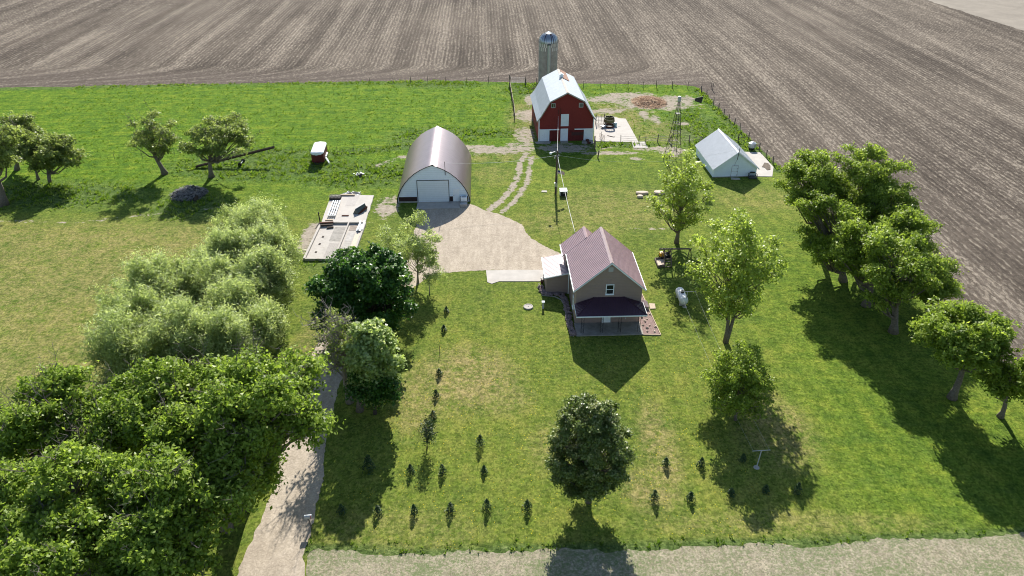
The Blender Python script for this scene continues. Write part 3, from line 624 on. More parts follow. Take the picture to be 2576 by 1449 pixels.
MB().box(-5.0, -4.93, 4.5, 5.4, 1.2, 2.2).build('side_window', M['darkwood'], bn); MB().box(-5.0, -4.93, 9, 9.9, 1.2, 2.2).build('side_window', M['darkwood'], bn)
yv = 9.4
cv_ = MB().box(-.32, .32, yv-.35, yv+.35, 8.7, 9.35).prism([(-.42, 9.35), (.42, 9.35), (0, 9.6)], yv-.42, yv+.42)
cv_.build('ridge_vent', M['white'], bn)
for pts_, lb in (([(-5.3, -1.3), (-3.0, -1.35), (-2.7, -.4), (-3.2, -.15), (-5.0, -.2), (-5.6, -.6)], 'cracked pale slab under the left white barn door'), ([(2.7, -1.5), (4.0, -1.9), (4.9, -1.6), (4.9, -.12), (3.0, -.12)], 'broken concrete slab below the right white barn door'), ([(-1.0, -.9), (.35, -.9), (.35, -.15), (-1.0, -.15)], 'flat step slab below the centre barn door')):
    mt = bn.matrix_basis; P2 = [mt @ Vector((p[0], p[1], 0)) for p in pts_]
    tag(MB().slab([(p.x, p.y) for p in P2], 0, .1).build('door_slab', M['concd']), lb, 'slab')
th = thing('rusty_implement', 'narrow rusty implement lying on the slab right of the barn doors', 'implement', (13.6, 129.1, .1), R(8))
MB().box(-.12, .12, -1.1, .9, .05, .25).build('beam', M['rust'], th); MB().box(-.3, .3, -.9, -.7, 0, .3).box(-.3, .3, .4, .6, 0, .3).build('crossbar', M['rust'], th)
# ------------------------------------------------------------------ silo
si = thing('silo', 'tall grey concrete stave silo with galvanised dome behind the red barn', 'silo', (7.7, 163.3, 0))
zt = 9.55; b0 = MB().lathe([(2.0, 0), (2.0, zt)], n=48); 
for i in range(24): b0.lathe([(2.0, .3+i*.38), (2.02, .31+i*.38), (2.02, .335+i*.38), (2.0, .345+i*.38)], n=48)
b0.build('body', M['silo'], si, True)
cb = MB()
for i in range(48):
    for rw in (0, 1):
        if (i+rw) % 2: continue
        a0_, a1_ = 2*math.pi*(i+.08)/48, 2*math.pi*(i+.72)/48; z0 = zt-.75-rw*.8; z1 = z0+.7
        cb.add([(2.035*math.cos(a0_), 2.035*math.sin(a0_), z0), (2.035*math.cos(a1_), 2.035*math.sin(a1_), z0), (2.035*math.cos(a1_), 2.035*math.sin(a1_), z1), (2.035*math.cos(a0_), 2.035*math.sin(a0_), z1)], [(0, 1, 2, 3)])
cb.build('checker_band', mat('white_stave', (.8, .76, .7), .8), si)
dm = MB(); prof = [(2.1, zt-.02)]+[(2.1*math.cos(t), zt+2.05*math.sin(t)) for t in [R(a) for a in range(0, 84, 7)]]+[(.28, zt+2.05), (.28, zt+2.12), (0, zt+2.16)]
dm.lathe(prof, n=48); dome = dm.build('dome', M['silodome'], si, True)
rb = MB()
for i in range(24):
    a = 2*math.pi*i/24; P3 = [Vector((2.12*math.cos(t)*math.cos(a), 2.12*math.cos(t)*math.sin(a), zt+2.07*math.sin(t))) for t in [R(x) for x in (0, 16, 32, 48, 64, 80)]]
    for p, q in zip(P3[:-1], P3[1:]): rb.beam(p, q, .035, .03)
rb.build('dome_rib', M['darkmetal'], dome)
stn = MB()
for a in (-62, -73, -116):
    P3 = [Vector((2.12*math.cos(t)*math.cos(R(a)), 2.12*math.cos(t)*math.sin(R(a)), zt+2.07*math.sin(t))) for t in [R(x) for x in (2, 20, 38, 54, 62)]]
    for i, (p, q) in enumerate(zip(P3[:-1], P3[1:])): stn.beam(p, q, .05+.035*i, .035)
stn.build('rust_streak', mat('dark_rust_stain', (.05, .02, .022), .9, var=.5), dome)
ch = MB(); n = 10; vs = []
for z in (0, zt-.1): vs += [(.1+.37*math.cos(t), -1.95-.55*math.sin(t), z) for t in [math.pi*k/n for k in range(n+1)]]
ch.add(vs, [(k, k+1, n+2+k, n+1+k) for k in range(n)]+[tuple(n+1+k for k in range(n+1))]); fixnormals(ch.build('chute', M['galv'], si))
MB().box(-.35, .5, -2.5, -1.95, zt-.16, zt-.02).build('chute_hood', M['darkmetal'], si)
# ------------------------------------------------------------------ machine shed
qn = thing('machine_shed', 'arched machine shed with brown metal roof and white front wall', 'shed', (-11.76, 103.8, 0), R(2.1))
qp = [(-5.38, 0), (-5.28, .75), (-5.02, 1.5), (-4.62, 2.3), (-4.08, 3.1), (-3.4, 3.88), (-2.6, 4.58), (-1.75, 5.13), (-.85, 5.56), (0, 5.88)]
full = qp+[(-x, z) for x, z in qp[:-1][::-1]]
fixnormals(MB().prism(full, .0, 16.4).build('wall', M['quonwall'], qn))
qr = MB()
def arch(off): return [(x*(1+off/5.4), z+off*(.2+.8*z/5.9)) for x, z in full]
o1, o0 = arch(.16), arch(.04); nn_ = len(full)
ny_ = 2; ysq = (-.22, 16.6)
vs = [(x, y, z) for y in ysq for x, z in o1]+[(x, y, z) for y in ysq for x, z in o0]
fs = [(i, i+1, nn_+i+1, nn_+i) for i in range(nn_-1)]
ins = 2*nn_
fs += [(ins+i, ins+nn_+i, ins+nn_+i+1, ins+i+1) for i in range(nn_-1)]
fs2 = [(i, ins+i, ins+i+1, i+1) for i in range(nn_-1)]+[(nn_+i, nn_+i+1, ins+nn_+i+1, ins+nn_+i) for i in range(nn_-1)]
qr.add(vs, fs); fixr = qr.build('roof', M['quonroof'], qn, True)
MB().add(vs, fs2).build('roof_edge', M['darkmetal'], qn)
MB().box(-.12, .12, -.22, 16.6, 6.02, 6.1).plate((.12, -.22, 6.09), (.12, 16.6, 6.09), (.34, 16.6, 5.98), (.34, -.22, 5.98), .02).build('ridge_cap', mat('bright_ridge_cap', (.5, .46, .46), .4, .2), qn)
for q_ in ((-5.2, -2.45, .22), (2.42, 2.9, .1), (3.95, 5.18, .1)): MB().box(q_[0], q_[1], -.03, 0, q_[2], .93).build('brown_panel', M['quonbrown'], qn)
MB().box(-5.25, -2.45, -.06, 0, 0, .2).build('footing', M['conc'], qn)
MB().box(-5.15, -2.45, -.05, 0, .93, .98).box(2.42, 2.9, -.05, 0, .93, .98).box(3.95, 5.1, -.05, 0, .93, .98).build('sill_strip', M['white'], qn)
gd = MB().box(-2.3, 2.3, -.04, 0, .05, 3.5).build('overhead_door', M['door'], qn)
MB().box(-2.38, -2.3, -.07, 0, 0, 3.58).box(2.3, 2.38, -.07, 0, 0, 3.58).box(-2.3, 2.3, -.07, 0, 3.5, 3.58).build('frame', M['darkmetal'], gd)
ed_ = MB().box(2.95, 3.88, -.05, 0, .1, 2.15).build('entry_door', M['white'], qn); MB().box(3.02, 3.1, -.09, -.05, 1.0, 1.08).build('handle', M['darkmetal'], ed_)
MB().tube([(1.92, -.1, 4.4), (1.92, -.1, 6.5)], .045, 8).build('service_mast', M['darkmetal'], qn)
mt = qn.matrix_basis
AP = [mt @ Vector((x, y, 0)) for x, y in ((-2.45, -2.45), (3.98, -2.35), (3.95, -.07), (-2.4, -.07))]
tag(MB().slab([(p.x, p.y) for p in AP], 0, .1).build('door_apron', M['conc']), 'broad concrete apron in front of the overhead door', 'slab')
u = thing('air_conditioner', 'white outdoor unit on a block against the arched shed front', 'air conditioner', mt @ Vector((4.55, -.6, 0)), R(2))
MB().box(-.48, .48, -.35, .35, .55, 1.1).build('casing', M['white'], u); MB().box(-.3, .3, -.2, .25, 1.1, 1.12).build('grille', M['trimgrey'], u); MB().box(-.5, .5, -.4, .38, 0, .55).build('stand', M['trimgrey'], u)
u = thing('concrete_block', 'grey block on the gravel in front of the outdoor unit', 'block', mt @ Vector((4.5, -1.55, 0)), R(2))
MB().box(-.5, .5, -.33, .33, 0, .38).build('base', M['conc'], u); MB().box(-.5, .5, -.33, .33, .38, .44).build('top', M['trimgrey'], u)
# ------------------------------------------------------------------ white shed
ws = thing('white_shed', 'small white gabled shed with pale metal roof beside the field edge', 'shed', (35.85, 113.4, 0), R(3.4))
SW, SD, SZ, SS = 3.5, 10.4, 4.3, .765
fixnormals(MB().prism([(-SW, 0), (SW, 0), (SW, SZ-.06-SS*SW), (0, SZ-.06), (-SW, SZ-.06-SS*SW)], 0, SD).build('wall', M['shedwall'], ws))
gable_roof(ws, 0, SW, SZ+.04, SS, -.28, SD+.25, M['shedroof'], ov=.28, nr=52, capm=M['white'])
sb = MB()
for s in (-1, 1): sb.beam((s*3.8, -.3, SZ-SS*3.8-.05), (0, -.3, SZ-.05), .05, .14)
sb.build('barge_board', M['white'], ws); MB().box(-3.55, 3.55, -.02, 0, 0, .12).build('footing', M['concd'], ws)
d_ = MB().box(-.62, .36, -.05, 0, .14, 1.95).build('door', M['quonwall'], ws); MB().box(-.66, -.62, -.07, 0, .12, 1.99).box(.36, .4, -.07, 0, .12, 1.99).box(-.62, .36, -.07, 0, 1.95, 1.99).box(-.62, .36, -.055, -.05, 1.0, 1.03).build('frame', M['trimgrey'], d_)
for z in (.35, 1.0, 1.4): MB().box(.2, .42, -.09, -.05, z, z+.06).build('hinge', M['iron'], d_)
MB().tube([(-.1, -.35, 3.1), (.02, -.38, 5.0)], .05, 8).tube([(-.1, -.35, 3.2), (-.2, -.06, 2.5), (-.3, -.05, 1.9)], .015, 5).build('service_mast', M['darkmetal'], ws)
mt = ws.matrix_basis; c = mt @ Vector((-.1, -.75, 0))
tag(MB().slab([(c.x-.7, c.y-.25), (c.x+.1, c.y-.45), (c.x+.75, c.y-.3), (c.x+.7, c.y+.25), (c.x-.6, c.y+.4)], 0, .09).build('step_stone', M['conc']), 'irregular pale stone step at the white shed door', 'stone')
u = thing('metal_crate', 'dark metal crate with curved top against the white shed corner', 'crate', mt @ Vector((2.75, -.65, 0)), R(3))
cm = MB()
for x in (-.6, .6):
    for y in (-.35, .35): cm.beam((x, y, 0), (x, y, .75), .06)
for z in (.08, .4, .72):
    cm.beam((-.6, -.35, z), (.6, -.35, z), .05); cm.beam((-.6, .35, z), (.6, .35, z), .05); cm.beam((-.6, -.35, z), (-.6, .35, z), .05); cm.beam((.6, -.35, z), (.6, .35, z), .05)
for i in range(9): cm.beam((-.5+i*.125, -.35, .08), (-.5+i*.125, -.35, .7), .02)
cm.build('frame', M['darkmetal'], u); MB().prism([(-.5, .75), (.5, .75), (.35, .98), (-.35, .98)], .2, .35).build('backboard', M['darkmetal'], u)
MB().box(-.55, .55, -.3, .3, .1, .3).build('tray', mat('grey_tray', (.18, .19, .2), .6), u)
SZm = lambda x, y: G((2760+x/2.41)*.644, (380+y/2.41)*.644)
sl_ = [SZm(*p) for p in [(455, 746), (618, 748), (630, 660), (505, 522), (355, 516)]]
tag(MB().slab([(max(p.x, 39.2) if i in (0, 4) else p.x, p.y) for i, p in enumerate(sl_)], 0, .06).build('yard_slab', M['concw']), kind='structure')
sp_ = [SZm(*p) for p in [(520, 660), (545, 620), (580, 625), (600, 650), (600, 685), (570, 690), (545, 665)]]
tag(MB().slab([(p.x, p.y) for p in sp_], .06, .12).build('silt_patch', mat('brown_silt', (.14, .11, .085), 1., var=.4, bump=.5)), kind='stuff', label='brown silt patch on the shed side slab')
u = thing('feed_bin', 'small round galvanised feed bin on the grass behind the shed slab', 'feed bin', SZm(423, 492))
MB().lathe([(.0, .35), (.5, .35), (.62, .5), (.62, 1.15), (.66, 1.18), (.2, 1.42), (0, 1.45)], n=20).build('bin', M['galv'], u, False); MB().lathe([(.5, 0), (.5, .35)], n=16).build('base', M['iron'], u)
# ------------------------------------------------------------------ yard behind the barn
SB = lambda x, y: G((2200+x/4.2933)*.644, (330+y/4.2933)*.644)
pen = [SB(*p) for p in [(515, 955), (1265, 972), (1048, 578), (930, 572), (900, 556), (560, 545), (522, 560)]]
pen = [(max(p.x, 14.75), p.y) for p in pen]
tag(MB().slab(pen, 0, .07).build('feedlot_slab', M['concw']), kind='structure')
ps = [SB(*p) for p in [(1180, 1068), (1422, 1068), (1368, 965), (1145, 968)]]
tag(MB().slab([(p.x, p.y) for p in ps], 0, .08).build('loading_slab', M['concw']), 'small pale slab outside the pen fence at the feedlot corner', 'slab')
def fence(name, label, cat, pts, spacing, ph, wires, pr=.045, pm='wood', wr=.008, jitter=.06, top=None, tilt=.05):
    P = [Vector(p) for p in pts]; f = thing(name, label, cat, P[0]); o = P[0]; Q = []
    for a, b_ in zip(P[:-1], P[1:]):
        n = max(1, round((b_-a).length/spacing))
        for i in range(n): Q.append(a.lerp(b_, i/n)+Vector((random.uniform(-jitter, jitter), random.uniform(-jitter, jitter), 0)))
    Q.append(P[-1]); tp = []
    for q in Q:
        h = ph*random.uniform(.85, 1.15); d = Vector((random.uniform(-tilt, tilt), random.uniform(-tilt, tilt), 0))*h
        MB().tube([q-o, q-o+d+Vector((0, 0, h))], [pr*random.uniform(.8, 1.3)]*2, 6).build('post', M[pm], f); tp.append(d/h)
    for z in wires:
        mb = MB()
        for i in range(len(Q)-1): mb.beam(Q[i]-o+tp[i]*z+Vector((0, 0, z)), Q[i+1]-o+tp[i+1]*z+Vector((0, 0, z)), wr)
        mb.build('wire', M['darkmetal'], f)
    return f
FZ = lambda x, y: G((1940+x/7.244)*.644, (280+y/7.244)*.644)      # zoomed corner by the barn
fence('wire_fence', 'sparse post and wire fence along the field behind the bright pasture', 'fence', [G(930, 210), G(990, 208), G(1120, 207), G(1283, 208)], 4.5, 1.3, (.5, 1.0), .06)
bf = thing('board_fence', 'weathered board fence running from the field edge toward the barn', 'fence', FZ(365, 360)); o = bf.location.copy()
bp = [FZ(*p) for p in [(365, 380), (375, 470), (395, 600), (420, 740), (440, 880), (470, 1010), (490, 1160), (505, 1350)]]
for i, q in enumerate(bp): MB().tube([q-o, q-o+Vector((0, 0, 2.3 if i == 0 else random.uniform(1.2, 1.5)))], .09, 7).build('post', M['wood'], bf)
for z in (.45, .85, 1.2):
    mb = MB()
    for a, b_ in zip(bp[:-1], bp[1:]): mb.beam(a-o+Vector((.08, 0, z)), b_-o+Vector((.08, 0, z)), .04, .16)
    mb.build('rail', M['palewood'] if z > 1 else M['wood'], bf)
def gate(label, a, b_, h, n, m='trimgrey', posts=True, thick=.04):
    g = thing('tube_gate', label, 'gate', a); d = b_-a; fr = MB()
    for i in range(n):
        z = .2+(h-.2)*i/(n-1); fr.beam((0, 0, z), (d.x, d.y, z), thick)
    for t in (0, .33, .66, 1): fr.beam((d.x*t, d.y*t, .2), (d.x*t, d.y*t, h), thick)
    fr.build('frame', M[m], g)
    if posts:
        for t in (0, 1): MB().tube([(d.x*t*1.02, d.y*t*1.02, 0), (d.x*t*1.02, d.y*t*1.02, h+.35)], .09, 7).build('post', M['wood'], g)
    return g
gate('pale tube gate in the fence at the field edge left of the silo', FZ(385, 330), FZ(800, 330), 1.2, 5)
fence('wire_fence', 'short post and wire fence between the pale gate and the silo', 'fence', [FZ(830, 375), FZ(1140, 385)], 4, 1.4, (.5, 1.1), .08)
ld = thing('ladder', 'dark ladder lying in the grass behind the left barn corner', 'ladder', FZ(1080, 470), R(-35)); lm = MB()
for x in (-.3, .3): lm.beam((x, -1, .12), (x, 1.2, .25), .07)
for i in range(7): lm.beam((-.3, -.9+i*.33, .13+i*.02), (.3, -.9+i*.33, .13+i*.02), .06)
lm.build('frame', M['darkwood'], ld)
Z1 = lambda x, y: G((1900+x/2.3375)*.644, (80+y/2.3375)*.644)
bk = [Z1(*p) for p in [(885, 610), (1045, 612), (1183, 622), (1290, 615), (1428, 610), (1550, 610), (1698, 615), (1835, 622), (2050, 622), (2065, 640)]]
fence('wire_fence', 'post and wire fence along the field behind the dirt lot right of the barn', 'fence', bk, 4.6, 1.5, (.5, .9, 1.3), .065)
Z4 = lambda x, y: G((2550+x/3.369)*.644, (350+y/3.369)*.644)
rf_ = [Z4(*p) for p in [(640, 30), (712, 90), (795, 200), (870, 270), (935, 350), (1005, 410), (1070, 470), (1150, 545), (1260, 660), (1400, 800), (1580, 980)]]
fence('wire_fence', 'overgrown post and wire fence between the pasture and the field on the right', 'fence', rf_, 4.2, 1.4, (.5, .9, 1.2), .08, tilt=.09)
hb = thing('brace_rail', 'dark horizontal brace between two posts behind the white shed', 'fence', Z4(1120, 690)); q = Z4(1258, 685)-Z4(1120, 690)
MB().tube([(0, 0, 0), (0, 0, 1.5)], .09, 7).build('post', M['darkwood'], hb); MB().beam((0, 0, .8), (q.x, q.y, .9), .09).build('rail', M['darkwood'], hb)
pf = [SB(*p) for p in [(965, 960), (1265, 975), (1385, 985), (1585, 965), (1780, 975)]]
fence('pen_fence', 'low post and rail fence along the front of the feedlot slab', 'fence', pf, 3.4, 1.3, (.35, .7, 1.05), .07, wr=.035)
fence('wire_fence', 'post and wire fence behind the white shed running to the windmill', 'fence', [SB(1800, 985), SB(2110, 985), Z4(620, 705), Z4(640, 700)], 5, 1.4, (.5, 1.0), .07)
fence('wire_fence', 'leaning old posts at the right front corner of the barn', 'fence', [SB(525, 985), SB(530, 1090), SB(580, 1230)], 3.0, 1.5, (.7,), .11, tilt=.12)
fence('wire_fence', 'thin steel post fence along the edge of the pasture left of the machine shed', 'fence', [G(690, 378), G(780, 388), G(850, 387), G(930, 383), G(1030, 372)], 3.4, 1.35, (.4, .8, 1.2), .03, 'darkmetal')
fence('wire_fence', 'thin steel post fence crossing the pasture behind the two spreading trees', 'fence', [G(205, 400), G(290, 402), G(360, 400), G(440, 392), G(520, 385), G(620, 378), G(690, 376)], 6.5, 1.3, (.4, .8, 1.2), .03, 'darkmetal')
# pen gates, feeder, tank
gate('dark tube gate beside the right barn wall', SB(545, 670), SB(680, 665), 1.6, 6, 'darkmetal', True, .05)
gate('rusty tube panel standing on the front of the feedlot slab', SB(610, 900)-Vector((0, 0, 0)), SB(690, 940), .9, 4, 'rust', False)
u = thing('bale_feeder', 'round green bale feeder standing on the feedlot slab', 'feeder', SB(768, 712))
f = MB(); r = .98
for z0, z1, nm in ((1.05, 1.6, 'upper_ring'), (.0, .4, 'lower_ring')):
    MB().lathe([(r, z0), (r, z1), (r-.03, z1), (r-.03, z0)], n=28).build(nm, M['green'] if z0 else M['rust'], u)
for i in range(14):
    a = 2*math.pi*i/14; f.beam((r*.97*math.cos(a), r*.97*math.sin(a), .4), (r*.97*math.cos(a+.12), r*.97*math.sin(a+.12), 1.05), .04)
f.build('bar', M['green'], u)
u = thing('stock_tank', 'dark open stock tank behind the green bale feeder', 'tank', SB(775, 625))
MB().lathe([(.9, 0), (.95, .9), (.9, .9), (.84, .1), (0, .1)], n=28).build('shell', M['poly'], u, False)
u = thing('barrow', 'grey barrow tipped beside the bale feeder', 'barrow', SB(680, 730), R(30))
MB().prism([(-.55, .5), (.5, .45), (.3, .15), (-.35, .15)], -.3, .3).build('tray', M['galv'], u); MB().tube([(.65, -.05, .2), (.65, .05, .2)], .2, 12).build('wheel', M['rubber'], u); MB().beam((.65, 0, .2), (-1.0, -.25, .5), .04).beam((.65, 0, .2), (-1.0, .25, .5), .04).build('handle', M['rust'], u)
u = thing('hog_feeder', 'pale blue bin right of the bale feeder', 'bin', SB(870, 705)); MB().lathe([(.3, 0), (.33, .6), (.25, .75), (0, .78)], n=14).build('drum', mat('pale_blue_plastic', (.25, .42, .46), .5), u)
MB().slab([(.5, -.2), (1.0, -.2), (.9, .35), (.45, .35)], 0, .1).build('mat', M['concw'], u)
u = thing('fallen_pipe', 'bent rusty pipe lying on the feedlot slab', 'pipe', SB(830, 885)); MB().tube([(-.9, .6, .12), (-.1, 0, .12), (.25, -.2, .12), (.3, .2, .12)], .05, 6).build('pipe', M['rust'], u)
u = thing('post', 'leaning steel post on the front edge of the feedlot slab', 'post', SB(630, 1000)); MB().tube([(0, 0, 0), (-.02, .02, 2.3)], .035, 6).build('shaft', M['darkmetal'], u)
# straw heap : one pile of countless bits
def heap(name, label, cat, c, rx, ry, h, m, n, sz, m2=None, kind=None, seed=1):
    rr = np.random.default_rng(seed); th = thing(name, label, cat, c); g = 26; mb = MB(); vs = []
    for j in range(g+1):
        for i in range(g+1):
            a, b_ = (i/g-.5)*2, (j/g-.5)*2; q = math.hypot(a, b_); nz = mnoise.noise(Vector((a*2.2+seed, b_*2.2, 0)))
            z = h*max(0, 1-q*q*1.1)*(.6+1.3*nz)+.45*mnoise.noise(Vector((a*9, b_*9, seed)))*h
            vs.append((a*rx, b_*ry, max(z, -.02) if q < 1.05 else -.03))
    mb.add(vs, [(j*(g+1)+i, j*(g+1)+i+1, (j+1)*(g+1)+i+1, (j+1)*(g+1)+i) for j in range(g) for i in range(g)]); mb.build('mound', m, th)
    bt = MB()
    for k in range(n):
        a = rr.uniform(0, 6.28); q = math.sqrt(rr.uniform(0, 1))*.95; x, y = q*math.cos(a), q*math.sin(a)
        z = h*max(0, 1-q*q*1.1)*rr.uniform(.7, 1.25)+rr.uniform(0, .15); L_ = sz*rr.uniform(.5, 1.6); t = rr.uniform(0, 6.28)
        d = Vector((math.cos(t), math.sin(t), rr.uniform(-.3, .35)))*L_/2; p = Vector((x*rx, y*ry, z))
        bt.beam(p-d, p+d, .05*rr.uniform(.6, 1.8)*max(1, sz), .03)
    bt.build('loose_pieces', m2 or m, th)['kind'] = 'stuff'; return th
heap('straw_heap', 'spread heap of brown stalks and manure on the pale dirt lot', 'heap', SB(1440, 300), 3.6, 4.2, .55, M['straw'], 420, .9, mat('pale_stalk', (.42, .27, .17), .9, var=.5, vs=1), seed=3)
heap('debris_pile', 'dark burnt debris pile in the shade below the two spreading trees', 'debris', G(476, 490), 2.6, 2.6, 1.0, M['debris'], 420, .9, mat('grey_boards', (.27, .26, .25), .9, var=.6, vs=2), seed=5)
for x, y, s, lb in ((452, 493, .5, 'pale broken concrete block at the left foot of the dark debris pile'), (505, 482, .7, 'flat pale slab leaning on the right side of the dark debris pile')):
    u = thing('broken_slab', lb, 'slab', G(x, y)); MB().obox((0, 0, .15), (s*1.4, s*.8, .2), (R(14), R(-8), R(20))).build('slab', M['conc'], u)
u = thing('burnt_stump', 'dark stump below the debris pile', 'stump', G(494, 505)); MB().tube([(0, 0, 0), (.05, .1, .5), (.3, .1, .8)], [.4, .3, .15], 8).build('stump', M['darkwood'], u)
heap('scrap_pile', 'small grey scrap pile in the grass left of the machine shed', 'debris', G(905, 442), .9, .7, .4, M['debris'], 18, .6, M['galv'], seed=8)
# ------------------------------------------------------------------ windmill tower
wmb = Vector((26.9, 119.4, 0)); wm = thing('windmill_tower', 'open steel windmill tower without blades, grey tail vane still on top', 'windmill', wmb, R(12))
H_ = 10.9; hb_ = 1.15
LG = [(sx, sy) for sx, sy in ((-1, -1), (1, -1), (1, 1), (-1, 1))]
def lp(i, z): t = 1-z/H_*.94; return Vector((LG[i][0]*hb_*t, LG[i][1]*hb_*t, z))
for i in range(4): MB().beam(lp(i, 0), lp(i, H_-.3), .065).build('leg', M['darkmetal'], wm)
for z in (1.8, 3.6, 5.4, 7.0, 8.5):
    mb = MB()
    for i in range(4): mb.beam(lp(i, z), lp((i+1) % 4, z), .06)
    mb.build('girt', M['darkmetal'], wm)
mb = MB()
for za, zb in ((0, 1.8), (1.8, 3.6), (3.6, 5.4), (5.4, 7.0), (7, 8.5)):
    for i in range(4): mb.beam(lp(i, za), lp((i+1) % 4, zb), .022); mb.beam(lp(i, zb), lp((i+1) % 4, za), .022)
mb.build('brace', M['darkmetal'], wm)
MB().lathe([(0, H_-.4), (.28, H_-.35), (.28, H_+.35), (.2, H_+.45), (0, H_+.48)], n=12).build('gearbox', M['galv'], wm)
MB().beam((.2, 0, H_+.05), (3.0, -.5, H_-.1), .05).build('tail_boom', M['darkmetal'], wm)
MB().plate((2.5, -.42, H_-.35), (3.6, -.62, H_-.75), (3.75, -.65, H_+.4), (2.5, -.42, H_+.12), .04).build('tail_vane', M['darkmetal'], wm)
MB().box(-.38, .38, -.38, .38, 8.52, 8.56).build('platform', M['darkmetal'], wm)
MB().beam((.2, .2, 0), (.05, .05, H_-.3), .04).build('pump_rod', M['galv'], wm)
# ------------------------------------------------------------------ utility pole, wires
pb = Vector((6.7, 106.78, 0)); up_ = thing('utility_pole', 'wooden utility pole with yard lamp and a small flag', 'utility pole', pb)
MB().tube([(0, 0, 0), (.03, 0, 3.5), (.08, 0, 7.0)], [.17, .15, .12], 10).build('pole', mat('creosote_pole', (.10, .075, .055), .9, var=.4, vs=3), up_)
lm = MB().tube([(.08, 0, 6.7), (-.3, -.3, 6.95), (-.8, -.55, 6.95)], .03, 6).build('lamp_arm', M['galv'], up_)
MB().lathe([(0, .14), (.16, .1), (.2, -.05), (.14, -.2), (0, -.22)], (-.95, -.62, 6.9), 12).build('lamp_head', M['white'], up_)
for i, (x, z) in enumerate(((-.22, 6.2), (.3, 6.3), (-.3, 5.9))): MB().lathe([(0, -.1), (.08, -.08), (.1, .05), (.04, .14), (0, .14)], (x, -.12, z), 8).build('insulator', M['trimgrey'], up_)
MB().beam((-.35, -.12, 6.12), (.4, -.12, 6.2), .07).build('cross_arm', M['wood'], up_)
MB().box(-.2, .14, -.38, -.12, 1.35, 1.95).build('meter_box', M['galv'], up_); MB().tube([(.2, -.1, .1), (.22, -.1, 6.0)], .025, 6).build('conduit', M['galv'], up_)
fl = thing('flag', 'small flag with red and white stripes on the utility pole', 'flag', pb+Vector((.1, -.15, 3.1)))
MB().tube([(0, 0, 0), (.15, -.15, .95)], .02, 6).build('staff', M['white'], fl)
def fpt(s, t): return Vector((.15-.03*(1-t)+s*1.0, -.15-.08*math.sin(s*6), .95-.52*(1-t)-.32*s*s-.1*s))
for nm, sel, mm in (('white_stripe', 1, M['white']), ('red_stripe', 0, M['redc'])):
    mb = MB()
    for k in range(13):
        if k % 2 != sel: continue
        for i in range(8):
            s0, s1 = i/8, (i+1)/8
            if k < 7 and s0 < .4: continue
            mb.add([fpt(s0, 1-(k+1)/13), fpt(s1, 1-(k+1)/13), fpt(s1, 1-k/13), fpt(s0, 1-k/13)], [(0, 1, 2, 3)])
    mb.build(nm, mm, fl)
mb = MB()
for i in range(3):
    s0, s1 = i/7.5, (i+1)/7.5; mb.add([fpt(s0, 1-7/13), fpt(s1, 1-7/13), fpt(s1, 1), fpt(s0, 1)], [(0, 1, 2, 3)])
mb.build('canton', M['blue'], fl)
def cable(label, a, b_, sag, r=.018):
    a, b_ = Vector(a), Vector(b_); pts = [a.lerp(b_, t)-Vector((0, 0, sag*4*t*(1-t))) for t in [i/16 for i in range(17)]]
    tag(MB().tube(pts, r, 5).build('power_cable', M['cable'], None, True), label, 'cable')
top = pb+Vector((.08, -.1, 6.35))
bm_ = bn.matrix_basis @ Vector((-1.48, -.06, 4.6)); cable('pale cable from the utility pole up to the front of the red barn', top, bm_, .7, .026)
hm_ = hs.matrix_basis @ Vector((-2.6, 11.0, 5.8)); cable('white cable from the utility pole to the rear of the house roof', top, hm_, .5, .028)
qm_ = qn.matrix_basis @ Vector((1.92, -.1, 6.3)); cable('thin cable from the utility pole to the mast on the arched shed', top, qm_, .5, .014)
sm_ = ws.matrix_basis @ Vector((0, -.38, 4.9)); cable('thin cable from the utility pole to the mast of the white shed', top, sm_, 1.6, .01)
u = thing('dog_box', 'black box with white lid standing right of the utility pole', 'box', G(1417, 491), R(2))
MB().box(-.5, .5, -.45, .45, 0, .78).build('body', mat('black_panel', (.02, .02, .022), .6), u); MB().obox((0, .02, .86), (1.12, 1.05, .12), (R(6), 0, 0)).build('lid', M['white'], u)
for s in (-1, 1): MB().box(min(s*.5, s*.56), max(s*.5, s*.56), -.45, .45, .1, .6).build('side_panel', M['white'], u)
MB().box(-.12, .12, -.47, -.45, .5, .65).build('vent', M['trimgrey'], u)
u = thing('ground_plate', 'flat pale stone plate in the lawn left of the utility pole', 'stone', G(1369, 482)); MB().slab([(-.45, -.25), (.45, -.3), (.4, .3), (-.35, .3)], 0, .06).build('plate', M['conc'], u)
for i, (x, y, a, b_, lb) in enumerate(((1615, 487, 1.3, .45, 'long pale curved trough lying on the lawn left of the bright poplar'), (1610, 496, .6, .4, 'squat pale stone in front of the long trough'), (1658, 486, 1.1, .6, 'pale stone slab partly hidden behind the poplar leaves'))):
    u = thing('old_trough', lb, 'trough', G(x, y)); MB().lathe([(0, .3), (.8, .32), (1, .26), (1, 0)], n=18).build('stone', M['palerock'], u).scale = (a*.75, b_, 1)
